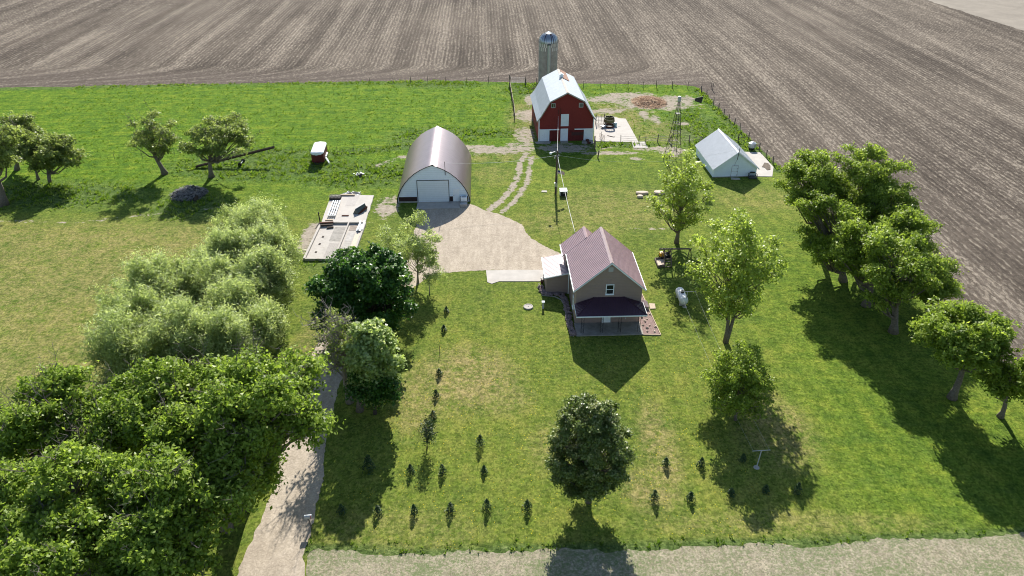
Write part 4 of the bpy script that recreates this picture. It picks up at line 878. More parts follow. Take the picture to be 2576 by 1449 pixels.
# ------------------------------------------------------------------ propane tank, clothes lines, play set
t0, t1 = G(1708, 728, .8), G(1722, 760, .8); d = (t1-t0); ang = math.atan2(d.y, d.x)
pt = thing('propane_tank', 'white propane tank on two feet in the lawn right of the house', 'tank', ((t0.x+t1.x)/2, (t0.y+t1.y)/2, 0), ang)
prof = [(0, 0)]+[(.52*math.sin(a), .38*(1-math.cos(a))) for a in [R(x) for x in (15, 35, 55, 75, 90)]]
L_ = 2.9; prof = prof+[(r, L_-z) for r, z in prof[::-1]]
mb = MB().lathe(prof, n=24); mb.v = [(z-L_/2, x, y+.78) for x, y, z in mb.v]; fixnormals(mb.build('vessel', M['tank'], pt, True))
MB().lathe([(.2, 0), (.2, .22), (.12, .3), (0, .31)], (.1, 0, 1.27), 14).build('dome_lid', M['darkmetal'], pt)
for x in (-.85, .85): MB().box(x-.08, x+.08, -.4, .4, 0, .42).build('foot', M['conc'], pt)
def cpole(label, base, h, wdt, rz=0, tilt=0):
    u = thing('clothes_pole', label, 'clothes pole', base, rz)
    MB().tube([(0, 0, 0), (tilt, 0, h)], .045, 8).build('post', M['trimgrey'], u); MB().tube([(tilt-wdt, 0, h), (tilt+wdt, 0, h)], .03, 6).build('cross_bar', M['trimgrey'], u)
    MB().lathe([(.27, 0), (.24, .05), (0, .06)], n=10).build('footing', M['conc'], u); return base
c1, c2 = G(1722, 772), G(1903, 1176)
cpole('grey T shaped clothes pole standing just beyond the propane tank', c1, 2.1, 1.0, 0, .12); cpole('pale T shaped clothes pole in the shade of the small tree', c2, 2.0, .8, R(5), .1)
for s, lb in ((-.9, 'left line strung between the two clothes poles'), (.9, 'right line strung between the two clothes poles')):
    pts = [Vector((c1.x+.12+s, c1.y, 2.1)).lerp(Vector((c2.x+.1+s*.8, c2.y, 2.0)), i/16)-Vector((0, 0, .5*4*(i/16)*(1-i/16))) for i in range(17)]
    tag(MB().tube(pts, .005, 4).build('clothes_line', M['cable'], None, True), lb, 'clothes line')
PZ = lambda x, y, z=0: G((2500+x/5.1769)*.644, (950+y/5.1769)*.644, z)
b0_ = PZ(500, 480); sw = thing('play_set', 'grey wooden swing frame with ladder and sandbox beside the poplar trunk', 'swing set', b0_)
zT = 2.3; pA = PZ(390, 118, zT)-b0_; pB = PZ(1045, 112, zT)-b0_; pA.z = pB.z = zT
MB().beam(pA, pB, .14, .16).build('beam', M['wood'], sw)
for x0, x1 in (((500, 120), (500, 490)), ((625, 120), (635, 480))):
    a = PZ(*x0, zT)-b0_; a.z = zT; b_ = PZ(*x1)-b0_; MB().beam(b_, a, .1).build('leg', M['wood'], sw)
for x0, x1 in (((490, 125), (440, 310)), ((620, 125), (590, 230)), ((1005, 120), (960, 300)), ((1020, 120), (1035, 215))):
    a = PZ(*x0, zT)-b0_; a.z = zT; b_ = PZ(*x1)-b0_; MB().beam(b_, a, .1).build('leg', M['wood'], sw)
for t in (.03, .17, .31, .45): 
    a, b_ = (PZ(500, 490)-b0_).lerp(Vector((*(PZ(500, 120, zT)-b0_)[:2], zT)), t), (PZ(635, 480)-b0_).lerp(Vector((*(PZ(625, 120, zT)-b0_)[:2], zT)), t)
    MB().beam(a, b_, .1, .06).build('rung', M['wood'], sw)
sbx = [PZ(*p)-b0_ for p in [(360, 490), (300, 340), (480, 320), (500, 475)]]; mb = MB()
for a, b_ in zip(sbx, sbx[1:]+sbx[:1]): mb.beam(a+Vector((0, 0, .15)), b_+Vector((0, 0, .15)), .12, .3)
mb.build('sandbox', M['wood'], sw); MB().slab([(p.x, p.y) for p in sbx], 0, .1).build('sand', M['palerock'], sw)
u = thing('riding_mower', 'yellow riding mower parked behind the wooden swing frame', 'mower', PZ(500, 290), R(10))
MB().box(-.75, -.1, -.3, .3, .35, .8).prism([(-.78, .35), (-.1, .35), (-.1, .85), (-.6, .8)], -.28, .28).build('hood', M['yellow'], u)
MB().box(-.1, .6, -.4, .4, .35, .5).box(-.45, .4, -.5, .5, .15, .25).build('deck', M['darkmetal'], u); MB().box(.2, .55, -.22, .22, .6, .7).box(.48, .56, -.22, .22, .7, 1.0).build('seat', M['rubber'], u)
for x, y, r in ((-.55, -.4, .18), (-.55, .4, .18), (.45, -.48, .27), (.45, .48, .27)): MB().tube([(x, y-.08, r), (x, y+.08, r)], r, 14).build('wheel', M['rubber'], u)
MB().tube([(-.1, 0, .8), (.08, 0, 1.0)], .02, 6).lathe([(.16, 0), (.18, .02), (.16, .04)], (.08, 0, 1.0), 12).build('steering_wheel', M['rubber'], u)
# ------------------------------------------------------------------ mail box
mbx = thing('roadside_box', 'small dented metal mailbox leaning on a post beside the driveway', 'mailbox', G(783.5, 1327), R(8))
MB().tube([(0, 0, 0), (-.12, .05, 1.1)], .05, 8).build('post', M['wood'], mbx)
bx = MB(); pr_ = [(-.14, 0), (.14, 0), (.14, .16)]+[(.14*math.cos(t), .16+.14*math.sin(t)) for t in [R(a) for a in (30, 60, 90, 120, 150)]]+[(-.14, .16)]
bx.prism(pr_, -.28, .28); bx.v = [(y-.1, x+.05, z+1.08) for x, y, z in bx.v]; fixnormals(bx.build('box', M['galv'], mbx)); MB().box(.1, .13, -.13, -.1, 1.15, 1.45).build('flag_lever', M['redc'], mbx)
# ------------------------------------------------------------------ trailer
tr = thing('stock_trailer', 'dark red livestock trailer with rounded white roof in the pasture', 'trailer', (-32.4, 118.9, 0), R(5))
nose = [(-1., 0), (-1., -.15), (-.6, -.4), (0, -.5), (.6, -.4), (1., -.15), (1., 0)]
MB().slab([(-1, 0)]+[(x, y) for x, y in nose[1:-1]]+[(1, 0), (1, 4.2), (-1, 4.2)], .45, 1.25).build('lower_body', M['trailer'], tr)
MB().slab([(-1, 0), (-1, -.15), (-.6, -.4), (0, -.5), (.6, -.4), (1, -.15), (1, 0)], 1.25, 2.0).build('nose_panel', M['trailer'], tr)
for s in (-1, 1):
    mb = MB()
    for z in (1.4, 1.6, 1.8): mb.box(min(s*.97, s*1.0), max(s*.97, s*1.0), 0, 4.2, z, z+.08)
    for y in (.1, 1.1, 2.1, 3.1, 4.1): mb.box(min(s*.95, s*1.03), max(s*.95, s*1.03), y-.05, y+.05, .5, 2.1)
    mb.build('side_slats', M['trailer'], tr)
MB().box(-.95, .95, 4.15, 4.2, .5, 2.0).build('tailgate', M['trailer'], tr)
rf2 = MB(); vs = []
prs = [(-1.06, 1.95), (-1.02, 2.15), (-.8, 2.3), (0, 2.38), (.8, 2.3), (1.02, 2.15), (1.06, 1.95)]
secs = [(-.58, .55, -.12), (-.4, .85, -.04), (-.1, 1, 0), (4.25, 1, 0)]
for y, sx, dz in secs: vs += [(x*sx, y, z+dz) for x, z in prs]
n = 7; rf2.add(vs, [(j*n+i, j*n+i+1, (j+1)*n+i+1, (j+1)*n+i) for j in range(3) for i in range(6)]+[tuple(range(6, -1, -1)), tuple(21+i for i in range(7))]); fixnormals(rf2.build('roof', M['white'], tr))
for s in (-1, 1):
    for y in (2.2, 3.0): MB().tube([(s*.88, y, .34), (s*1.12, y, .34)], .34, 16).build('wheel', M['rubber'], tr)
    mbf = MB().box(min(s*1.0, s*1.22), max(s*1.0, s*1.22), 1.75, 3.45, .68, .76); mbf.build('fender', M['white'], tr)
MB().beam((-.6, -.3, .5), (0, -1.5, .5), .09).beam((.6, -.3, .5), (0, -1.5, .5), .09).build('hitch', M['darkmetal'], tr)
MB().box(-.3, .12, -.53, -.5, 1.7, 1.85).build('name_plate', M['trimgrey'], tr)
u = thing('pale_sheet', 'pale metal sheet leaning on the right side of the red trailer', 'sheet', Vector((-31.0, 119.6, 0))); MB().obox((0, 0, .45), (.08, .9, 1.1), (0, R(-25), R(8))).build('sheet', M['white'], u)
# ------------------------------------------------------------------ grain elevator by the trees
EZ = lambda x, y, z=0: G((740+x/3.034)*.644, (530+y/3.034)*.644, z)
e0, e1 = EZ(80, 365, .25), EZ(1005, 135, 2.6); el = thing('grain_elevator', 'long dark grain elevator on wheels leaning up behind the spreading tree', 'elevator', (e0.x, e0.y, 0))
q = e1-Vector((e0.x, e0.y, 0)); p0 = Vector((0, 0, .25)); dd_ = q-p0
for s in (-.22, .22): MB().beam(p0+Vector((0, s, 0)), q+Vector((0, s, 0)), .06, .3).build('side_rail', M['darkwood'], el)
MB().beam(p0-Vector((0, 0, .1)), q-Vector((0, 0, .1)), .44, .04).build('trough', M['rust'], el)
MB().beam(p0+dd_*.35, p0+dd_*.56+Vector((0, 0, -.9)), .06).beam(p0+dd_*.8, p0+dd_*.56+Vector((0, 0, -.9)), .06).build('strut', M['darkmetal'], el)
axp = p0+dd_*.56; axp.z = .32
for s in (-.9, .9): MB().tube([axp+Vector((0, s-.06, 0)), axp+Vector((0, s+.06, 0))], .32, 14).build('wheel', M['rubber'], el)
MB().beam(axp+Vector((0, -.9, 0)), axp+Vector((0, .9, 0)), .07).build('axle', M['white'], el)
# ------------------------------------------------------------------ old foundation
FN = lambda x, y, z=0: G((1120+x/3.8136)*.644, (700+y/3.8136)*.644, z)
fd = thing('old_foundation', 'long ruined concrete floor with low curb walls round its front half', 'foundation', FN(262, 1215)); o = fd.location.copy()
loc = lambda p: (p.x-o.x, p.y-o.y)
fl_, fr_ = FN(262, 1210), FN(1010, 1195); ml, mr = FN(515, 640, .3), FN(1170, 640, .3); bl, brr = FN(655, 245), FN(1300, 258)
fr_ = fl_+(mr-ml)*1.0; fr_.z = 0; ml.z = mr.z = 0
MB().slab([loc(fl_), loc(fr_), loc(mr), loc(ml)], 0, .05).build('front_floor', M['conc'], fd)
mb = MB(); bpz = [loc(ml), loc(mr)]+[loc(FN(*p)) for p in [(1195, 590), (1215, 520), (1240, 480), (1250, 410), (1275, 350), (1285, 300), (1303, 258), (1100, 252), (900, 262), (720, 258), (655, 262), (640, 320), (600, 430), (560, 540)]]
mb.slab(bpz, 0, .2); mb.build('rear_floor', M['concw'], fd)
def curb(a, b_, nm='curb', w_=.28, h=.34, m=None):
    a, b_ = Vector((*loc(a), h/2)), Vector((*loc(b_), h/2)); MB().beam(a, b_, w_, h).build(nm, m or M['conc'], fd)
dv0, dv1 = fl_.lerp(fr_, .63), ml.lerp(mr, .63)
curb(fl_, ml); curb(fl_+Vector((.15, 0, 0)), fr_-Vector((.15, 0, 0)), h=.335); curb(fr_, mr); curb(ml+Vector((.15, 0, 0)), mr-Vector((.15, 0, 0)), h=.345); curb(dv0+Vector((0, .15, 0)), dv1-Vector((0, .15, 0)), h=.36, w_=.2)
def patch(u0, u1, v0, v1, m, z=.06, nm='floor_patch'):
    f = lambda u, v: fl_.lerp(fr_, u).lerp(ml.lerp(mr, u), v)
    MB().slab([loc(f(u0, v0)), loc(f(u1, v0)), loc(f(u1, v1)), loc(f(u0, v1))], .05, z).build(nm, m, fd)
slat = mat('slatted_concrete', (.36, .33, .30), .9, var=.15, wav=(0, .22, .9)); patch(.37, .60, .04, .44, slat, .07)
patch(.34, .6, .5, .9, M['concd'], .07); patch(.68, .84, .5, .74, mat('grey_floor_panel', (.40, .38, .35), .9), .075); patch(.68, .84, .24, .47, mat('grey_floor_panel_worn', (.38, .36, .32), .9), .075); patch(.86, .975, .04, .3, slat, .08); patch(.86, .975, .34, .7, M['palerock'], .08); patch(.68, .97, .8, .95, mat('brown_floor', (.30, .25, .21), .95, var=.3, wav=(1, .3, .4)), .07)
patch(.03, .32, .05, .35, M['conc'], .065)
for u_, v_ in ((.17, .2), (.17, .42), (.17, .62)):
    p = fl_.lerp(fr_, u_).lerp(ml.lerp(mr, u_), v_); q = loc(p); MB().box(q[0]-.14, q[0]+.14, q[1]-.2, q[1]+.2, .07, .1).build('floor_hole', M['darkwood'], fd)
rp2 = [loc(FN(*p)) for p in [(875, 415), (1010, 415), (1090, 262), (930, 262)]]; MB().slab(rp2, .2, .21).build('rear_patch', mat('grey_rear_patch', (.40, .37, .34), .9, var=.15), fd)
for i, (a, b_) in enumerate((((600, 740), (700, 730)), ((500, 715), (690, 705)), ((495, 690), (700, 680)), ((580, 662), (695, 660)))):
    A_, B_ = FN(*a), FN(*b_); z = .18+.12*i; u = thing('timber', ['lowest dark timber of the stack inside the foundation curb', 'long dark timber second in the stack inside the foundation curb', 'rust brown timber third in the stack inside the foundation curb', 'pale timber on top of the stack inside the foundation curb'][i], 'timber', A_)
    MB().beam((0, 0, z), (B_.x-A_.x, B_.y-A_.y, z), .26, .16).build('beam', [M['darkwood'], M['darkwood'], M['rust'], M['palewood']][i], u)
A_, B_ = FN(672, 590), FN(752, 365); u = thing('feed_bunk', 'long white ribbed bunk lying on the rear floor of the foundation', 'bunk', A_+Vector((0, 0, .2))); q = B_-A_; sdv = Vector((q.y, -q.x, 0)).normalized()*.5
for s in (-1, -.3, .3, 1): MB().beam(sdv*s+Vector((0, 0, .3)), q+sdv*s+Vector((0, 0, .3)), .12, .14).build('slat', M['white'], u)
for t in (.02, .5, .98): MB().beam(q*t-sdv*1.05+Vector((0, 0, .15)), q*t+sdv*1.05+Vector((0, 0, .15)), .1, .2).build('support', M['trimgrey'], u)
A_, B_ = FN(1095, 790), FN(1135, 660); u = thing('feed_bunk', 'white narrow bunk inside the right curb of the foundation', 'bunk', A_+Vector((0, 0, .07))); q = B_-A_; sdv = Vector((q.y, -q.x, 0)).normalized()*.28
for s in (-1, 1): MB().beam(sdv*s+Vector((0, 0, .3)), q+sdv*s+Vector((0, 0, .3)), .2, .2).build('side', M['white'], u)
MB().beam(Vector((0, 0, .12)), q+Vector((0, 0, .12)), .4, .06).build('bottom', M['trimgrey'], u)
A_, B_ = FN(1045, 785), FN(1072, 725); u = thing('white_plank', 'short white plank left of the narrow bunk', 'plank', A_+Vector((0, 0, .07))); q = B_-A_; MB().beam(Vector((0, 0, .1)), q+Vector((0, 0, .1)), .22, .14).build('plank', M['white'], u)
c = FN(1065, 515); u = thing('grey_hopper', 'dark wedge shaped hopper tipped over on the rear foundation floor', 'hopper', c+Vector((0, 0, .2)), R(-28))
hp = MB().add([(-.45, -.6, 0), (.5, -.5, 0), (.5, 1.6, 0), (-.3, 1.6, 0), (-.05, -.45, .75), (.25, 1.4, .95)], [(0, 1, 4), (1, 2, 5, 4), (0, 4, 5, 3), (3, 5, 2), (0, 3, 2, 1)]); fixnormals(hp.build('panel', mat('grey_green_metal', (.10, .12, .11), .5, .2, var=.3), u))
MB().beam((-.05, -.5, .78), (.25, 1.45, .98), .12, .06).build('rim', M['trimgrey'], u); MB().beam((.5, -.5, .05), (.5, 1.6, .4), .05, .3).build('brace', M['rust'], u)
c = FN(730, 310); u = thing('wire_basket', 'low dark wire basket on the rear left of the foundation floor', 'basket', c+Vector((0, 0, .2))); mb = MB()
for i in range(9): mb.beam((-.85+i*.21, -.4, .05), (-.85+i*.21, -.4, .5), .04); mb.beam((-.85+i*.21, .4, .05), (-.85+i*.21, .4, .5), .04); mb.beam((-.85+i*.21, -.4, .5), (-.85+i*.21, .4, .5), .04)
for z in (.06, .28, .5): mb.beam((-.85, -.4, z), (.85, -.4, z), .05); mb.beam((-.85, .4, z), (.85, .4, z), .05)
mb.build('mesh', M['iron'], u); MB().box(-.82, .82, -.37, .37, .03, .3).build('contents', M['debris'], u)
A_, B_ = FN(800, 262), FN(1018, 262); u = thing('pale_beam', 'long pale beam along the back edge of the foundation', 'beam', A_+Vector((0, 0, .2))); MB().beam((0, 0, .1), (B_.x-A_.x, B_.y-A_.y, .1), .25, .2).build('beam', M['palewood'], u)
c = FN(875, 565); u = thing('short_board', 'short rusty board on the middle of the rear foundation floor', 'board', c+Vector((0, 0, .2))); MB().box(-.5, .5, -.08, .08, 0, .12).build('board', M['rust'], u)
c = FN(970, 222); heap('rubble_pile', 'low pile of pale rubble behind the foundation', 'rubble', c, 1.4, .8, .35, M['conc'], 16, .5, M['white'], seed=12)
u = thing('post', 'dark steel post at the left middle corner of the foundation', 'post', FN(496, 632)); MB().tube([(0, 0, 0), (-.05, 0, 1.5)], .08, 7).build('shaft', M['iron'], u)
# ------------------------------------------------------------------ vegetation
def unit(a): return a/np.maximum(np.linalg.norm(a, axis=-1, keepdims=True), 1e-9)
def leafcards(C, Nn, a, b_, rng, droop=0.):
    n = len(C); r = unit(rng.normal(size=(n, 3))); Nn = unit(Nn)
    T = unit(np.cross(Nn, r)); 
    if droop: T = unit(T*(1-droop)+np.array([0, 0, -1.])*droop); Nn = unit(np.cross(T, np.cross(Nn, T)))
    B = np.cross(Nn, T); a = a*rng.uniform(.6, 1.35, (n, 1)); b_ = b_*rng.uniform(.6, 1.35, (n, 1))
    f = Nn*b_*.45
    return np.stack([C-T*a, C-B*b_-f, C+T*a*1.0, C+B*b_-f], 1)
def tree(name, label, cat, base, h, rad, zb, leaf, nb=40, br=1.2, npb=600, ls=(.17, .11), tr=.3, bark='bark', lean=(0, 0), off=(0, 0), group=None, seed=1, zs=.8, shell=.45, tw=0, droop=0., shape=1.0, split=None, base_h=None, up=.55, limb=.05, sub=26, csz=.24, plume=False, gap=.78, lumps=0):
    rng = np.random.default_rng(seed); rr = random.Random(seed)
    t = thing(name, label, cat, base, 0, group)
    cz = (zb+h)/2; rz = (h-zb)/2; c = np.array([off[0], off[1], cz])
    B = []; tries = 0; LM = []
    for k in range(lumps*30):
        if len(LM) >= lumps: break
        d = unit(rng.normal(size=3)); d[2] = d[2]*.8+.15; q = rng.uniform(.5, .8)
        p = np.array([d[0]*q*rad[0], d[1]*q*rad[1], d[2]*q*rz])+c
        if any(np.linalg.norm(p-o_[0]) < min(rad)*.62 for o_ in LM): continue
        LM.append((p, min(rad)*rng.uniform(.26, .46)))
    while len(B) < nb and tries < nb*60:
        tries += 1; d = unit(rng.normal(size=3)); q = (shell+(1-shell)*rng.uniform()**.6) if rng.uniform() < .8 else rng.uniform(.1, shell)
        wob = 1+.22*mnoise.noise(Vector((d[0]*1.6+seed*3.1, d[1]*1.6, d[2]*1.6)))
        z = d[2]*q; k = 1.0 if z > 0 else 1.0
        p = np.array([d[0]*q*max(.2, rad[0]-br*.75)*wob, d[1]*q*max(.2, rad[1]-br*.75)*wob, z*max(.3, rz-br*.55)*wob])
        if shape != 1.0:      # taper toward the top (shape<1) or bottom (>1)
            f = 1-(1-shape)*max(0, z) if shape < 1 else 1-(shape-1)*max(0, -z); p[0] *= f; p[1] *= f
        p = p+c
        if LM and rng.uniform() < .92:
            lp_, lr = LM[rng.integers(len(LM))]; d2 = unit(rng.normal(size=3)); p = lp_+d2*lr*rng.uniform(.2, 1.)*np.array([1.15, 1.15, .75])
        if any(np.linalg.norm((p-o_[0])*np.array([1, 1, 1.2])) < br*gap for o_ in B): continue
        B.append((p, br*rng.uniform(.65, 1.2), rng.uniform()))
    Vs, Ts = [], []
    for p, rb, tn in B:
        ns = max(4, int(sub*(rb/br)**2*rng.uniform(.8, 1.2))); d = unit(rng.normal(size=(ns, 3))); d[:, 2] = np.where(d[:, 2] < -.45, -d[:, 2]*.5, d[:, 2])
        rq = rng.uniform(.08, 1, (ns, 1))**.5*np.where(rng.uniform(size=(ns, 1)) > .85, rng.uniform(1, 1.45, (ns, 1)), 1)
        SC = p+d*rq*rb*np.array([1, 1, zs]); m_ = max(3, int(npb/sub)); cs = csz*rng.uniform(.6, 1.4, (ns, 1))
        SCr = np.repeat(SC, m_, 0); csr = np.repeat(cs, m_, 0); n = len(SCr); dr = np.repeat(d, m_, 0)
        j_ = rng.normal(size=(n, 3))*csr*np.array([1, 1, .6])
        if plume: j_ = rng.normal(size=(n, 3))*csr*.45+(dr*.55+np.array([0, 0, .75]))*csr*rng.uniform(-1.6, 1.8, (n, 1))
        j_[:, 2] -= .35*(j_[:, 0]**2+j_[:, 1]**2)/np.maximum(csr[:, 0], .05)*.5
        C = SCr+j_; nn = dr*.45+np.array([0, 0, up])+rng.normal(size=(n, 3))*.55
        st = np.repeat(rng.normal(size=ns)*.13, m_)
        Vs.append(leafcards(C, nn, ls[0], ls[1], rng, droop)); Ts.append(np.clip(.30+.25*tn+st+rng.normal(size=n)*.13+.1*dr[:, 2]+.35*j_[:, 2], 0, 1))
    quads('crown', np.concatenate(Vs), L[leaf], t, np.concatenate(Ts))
    mb = MB(); zt_ = cz+rz*.35; tops = []
    stems = split or [(0, 0)]
    for (sx, sy) in stems:
        P_, Rr = [], []
        for i in range(9):
            k = i/8; z = zt_*k; P_.append((off[0]*k**1.3*.8+lean[0]*math.sin(k*2.2)*1+sx*k**.8+.18*math.sin(k*7+seed)*tr*2, off[1]*k**1.3*.8+lean[1]*math.sin(k*2.2)+sy*k**.8+.15*math.cos(k*6+seed)*tr*2, z))
            Rr.append(tr*(1-.8*k)*(1.45 if i == 0 else 1)*(1 if len(stems) == 1 else .75))
        mb.tube(P_, Rr, 9); tops.append((P_, Rr))
    for p, rb, tn in B:
        P_, Rr = min(tops, key=lambda s: (s[0][6][0]-p[0])**2+(s[0][6][1]-p[1])**2)
        hd_ = math.hypot(p[0]-P_[4][0], p[1]-P_[4][1]); zz = min(zt_*.97, max(zb*.75 if zb > 1 else zt_*.2, p[2]-hd_*.85-.5)); k = zz/zt_*8; i = min(7, int(k)); f = k-i
        s0 = Vector(P_[i]).lerp(Vector(P_[i+1]), f); r0 = max(.02, Rr[i]*(1-f)+Rr[i+1]*f)*.5
        e = Vector(p); m1 = s0.lerp(e, .35)+Vector((rr.uniform(-.3, .3), rr.uniform(-.3, .3), -.12*hd_+rr.uniform(-.2, .2))); m2 = s0.lerp(e, .7)+Vector((rr.uniform(-.3, .3), rr.uniform(-.3, .3), rr.uniform(-.2, .3)))
        mb.tube([s0, m1, m2, e], [r0, r0*.7, r0*.45, .02], 5, False)
        for _ in range(3):
            d = Vector(unit(rng.normal(size=3))); d.z = abs(d.z); mb.tube([m2.lerp(e, .5), e+d*rb*.8], [r0*.25+.01, .01], 4, False)
    for _ in range(tw):      # dead twigs poking out
        p = Vector(B[rr.randrange(len(B))][0]); d = Vector(unit(rng.normal(size=3))); d.z = abs(d.z)*.8+.2; d.normalize(); q = p
        for s in range(3):
            q2 = q+d*max(br, .8)*rr.uniform(.5, .95); mb.tube([q, q2], [.05/(s+1), .04/(s+1)], 4, False)
            for _k in range(2):
                e = q2+Vector((rr.uniform(-.6, .6), rr.uniform(-.6, .6), rr.uniform(0, .7))); mb.tube([q2, e], [.02, .008], 4, False)
            q = q2; d = (d+Vector((rr.uniform(-.4, .4), rr.uniform(-.4, .4), rr.uniform(-.2, .2)))).normalized()
    mb.build('trunk', M[bark], t, True)
    return t
def T(name, label, cat, px, py, top, l, r, bot, leaf, **k):
    b_ = G(px, py); h = hgt(b_, top); zb = max(.2, hgt(b_, bot)) if bot < py else .2
    zc = (h+zb)/2; dep = b_.y*math.cos(PITCH)-(zc-CAMH)*math.sin(PITCH); W = (r-l)/F_*dep/2; cx = ((l+r)/2-CX)/F_*dep
    th = math.atan2(CAMH-zc, b_.y); A_ = 1.05*(bot-top)/2/F_*dep; ry0 = min(k.get('ry', W), .75*A_/math.sin(th)); rz_ = math.sqrt(A_*A_-(ry0*math.sin(th))**2)/math.cos(th)
    k['ry'] = ry0; h = zc+rz_; zb = max(.25, zc-rz_)
    # front/back depth of the crown raises its apparent top and lowers its bottom
    k.setdefault('ry', W); h2 = h-.25*W*0; ry = k.pop('ry')
    oy = k.pop('oy', 0)
    return tree(name, label, cat, b_, h2, (W, ry), zb, leaf, off=(cx-b_.x, oy), **k)
#@@TREES
sd_ = 100
# far left group and the two spreading trees in the pasture
T('spreading_tree', 'left of the two spreading trees in the pasture, trunk leaning left, thin crown', 'tree', 413, 438, 280, 318, 460, 395, 'grey', nb=34, br=1.0, npb=260, ls=(.2, .08), tr=.4, tw=30, seed=1, lean=(-.8, 0), limb=.05)
T('spreading_tree', 'right of the two spreading trees in the pasture, wide crown over the grain elevator', 'tree', 531, 445, 285, 448, 650, 400, 'grey', nb=50, br=1.15, npb=290, ls=(.2, .1), tr=.37, tw=26, seed=2, oy=0)
T('pasture_tree', 'bushy tree with a double trunk at the left edge of the pasture', 'tree', 127, 460, 330, 60, 212, 435, 'grey', nb=36, br=1.1, npb=420, ls=(.2, .1), tr=.3, tw=14, seed=3, split=[(-.3, 0), (.5, .1)])
T('pasture_tree', 'slender leaning tree left of the double trunked pasture tree', 'tree', 98, 452, 305, 20, 130, 430, 'grey', nb=28, br=1.1, npb=360, ls=(.2, .1), tr=.2, tw=14, seed=4)
T('pasture_tree', 'tall tree behind the leaning one at the left edge of the pasture', 'tree', 45, 428, 276, 5, 115, 400, 'grey', nb=32, br=1.2, npb=420, ls=(.2, .1), tr=.35, tw=10, seed=5)
T('pasture_tree', 'thick leaning trunk cut by the left edge of the photo, crown mostly out of view', 'tree', 8, 517, 300, -90, 55, 440, 'grey', nb=36, br=1.2, npb=420, ls=(.2, .1), tr=.6, seed=6, tw=8)
# willow thicket
W_ = [(655, 640, 503, 560, 700, 'back willow of the thicket, topmost plume beside the meadow'), (690, 700, 560, 610, 738, 'willow at the right rear edge of the thicket facing the foundation'), (590, 720, 570, 505, 640, 'willow behind the middle of the thicket on the meadow side'),
      (670, 790, 620, 600, 730, 'willow on the right side of the thicket, below the rear plume'), (540, 800, 640, 440, 600, 'willow in the middle of the thicket on the meadow side'), (440, 830, 628, 320, 480, 'willow at the left rear corner of the thicket'), (600, 860, 690, 520, 680, 'dense willow in the centre of the thicket'),
      (640, 905, 760, 580, 715, 'willow at the right front of the thicket above the driveway side'), (380, 920, 700, 245, 420, 'wide willow at the far left of the thicket'), (480, 950, 740, 370, 560, 'willow at the left front of the thicket'), (560, 960, 770, 500, 640, 'willow at the middle front of the thicket, behind the big cottonwoods'), (320, 985, 790, 240, 400, 'low willow at the left front edge of the thicket')]
for i, (x, y, t_, l, r, lb) in enumerate(W_):
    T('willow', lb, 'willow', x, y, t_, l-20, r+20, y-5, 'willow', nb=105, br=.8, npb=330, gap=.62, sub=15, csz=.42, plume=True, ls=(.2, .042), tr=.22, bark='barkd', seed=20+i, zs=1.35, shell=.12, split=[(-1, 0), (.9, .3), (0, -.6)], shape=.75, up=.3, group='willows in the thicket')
# big cottonwoods lower left
C_ = [(612, 1275, 850, 480, 822, 1160, 'big cottonwood with the thick pale trunk leaning beside the driveway', 80, 1.45, 62), (470, 1255, 880, 300, 620, 1150, 'tall cottonwood behind the left of the big trunk, below the willows', 70, 1.4, 60), (300, 1220, 925, 180, 480, 1150, 'cottonwood in the middle rear of the lower left grove', 60, 1.4, 60), (110, 1228, 935, -60, 260, 1150, 'cottonwood with a forked dark trunk near the left edge of the photo', 60, 1.35, 60),
      (420, 1450, 1080, 270, 610, 1400, 'cottonwood at the front of the grove with branches near the bottom edge', 66, 1.35, 58), (575, 1330, 1085, 470, 718, 1270, 'lower crowned cottonwood nearest the bend of the driveway', 46, 1.3, 50), (210, 1450, 1090, 60, 380, 1400, 'cottonwood at the front left of the grove', 56, 1.35, 56), (30, 1440, 1130, -120, 180, 1400, 'cottonwood in the lower left corner of the photo', 50, 1.35, 56), (400, 1560, 1230, 240, 530, 1520, 'cottonwood crown cut by the bottom edge of the photo', 50, 1.3, 56), (150, 1560, 1230, 0, 290, 1520, 'small cottonwood crown at the bottom left, cut by the frame', 40, 1.3, 50)]
for i, (x, y, t_, l, r, bt, lb, nb, br, _n) in enumerate(C_):
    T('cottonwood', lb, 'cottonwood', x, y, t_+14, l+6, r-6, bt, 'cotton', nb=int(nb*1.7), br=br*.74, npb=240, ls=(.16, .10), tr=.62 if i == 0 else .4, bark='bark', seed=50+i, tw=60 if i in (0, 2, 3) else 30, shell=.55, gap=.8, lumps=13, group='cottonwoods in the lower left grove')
# by the driveway
T('dark_maple', 'dense dark green maple behind the half dead tree at the driveway', 'maple', 925, 852, 628, 778, 1056, 875, 'maple', nb=170, br=.85, npb=420, ls=(.17, .14), tr=.35, bark='barkd', seed=70, shell=.6, oy=.3)
T('pale_maple', 'pale leaved maple right of the half dead tree, trunk in deep shade', 'maple', 903, 1032, 800, 872, 1008, 1010, 'pale', nb=56, br=.8, npb=330, ls=(.17, .13), tr=.3, seed=71, shell=.4)
T('half_dead_tree', 'half dead tree with bare reddish twigs and a few leaves over the driveway', 'tree', 880, 1010, 752, 775, 925, 950, 'grey', nb=34, br=.8, npb=60, ls=(.15, .09), tr=.3, bark='deadwood', seed=72, tw=150)
T('shaded_foliage', 'low dark crown painted as the shaded foliage of the pale maple', 'tree', 945, 1040, 905, 870, 1010, 1030, 'maple', nb=26, br=.8, npb=320, ls=(.15, .1), tr=.15, bark='barkd', seed=73)  # separate crown, dark leaves paint the shade on the pale maple's lower side
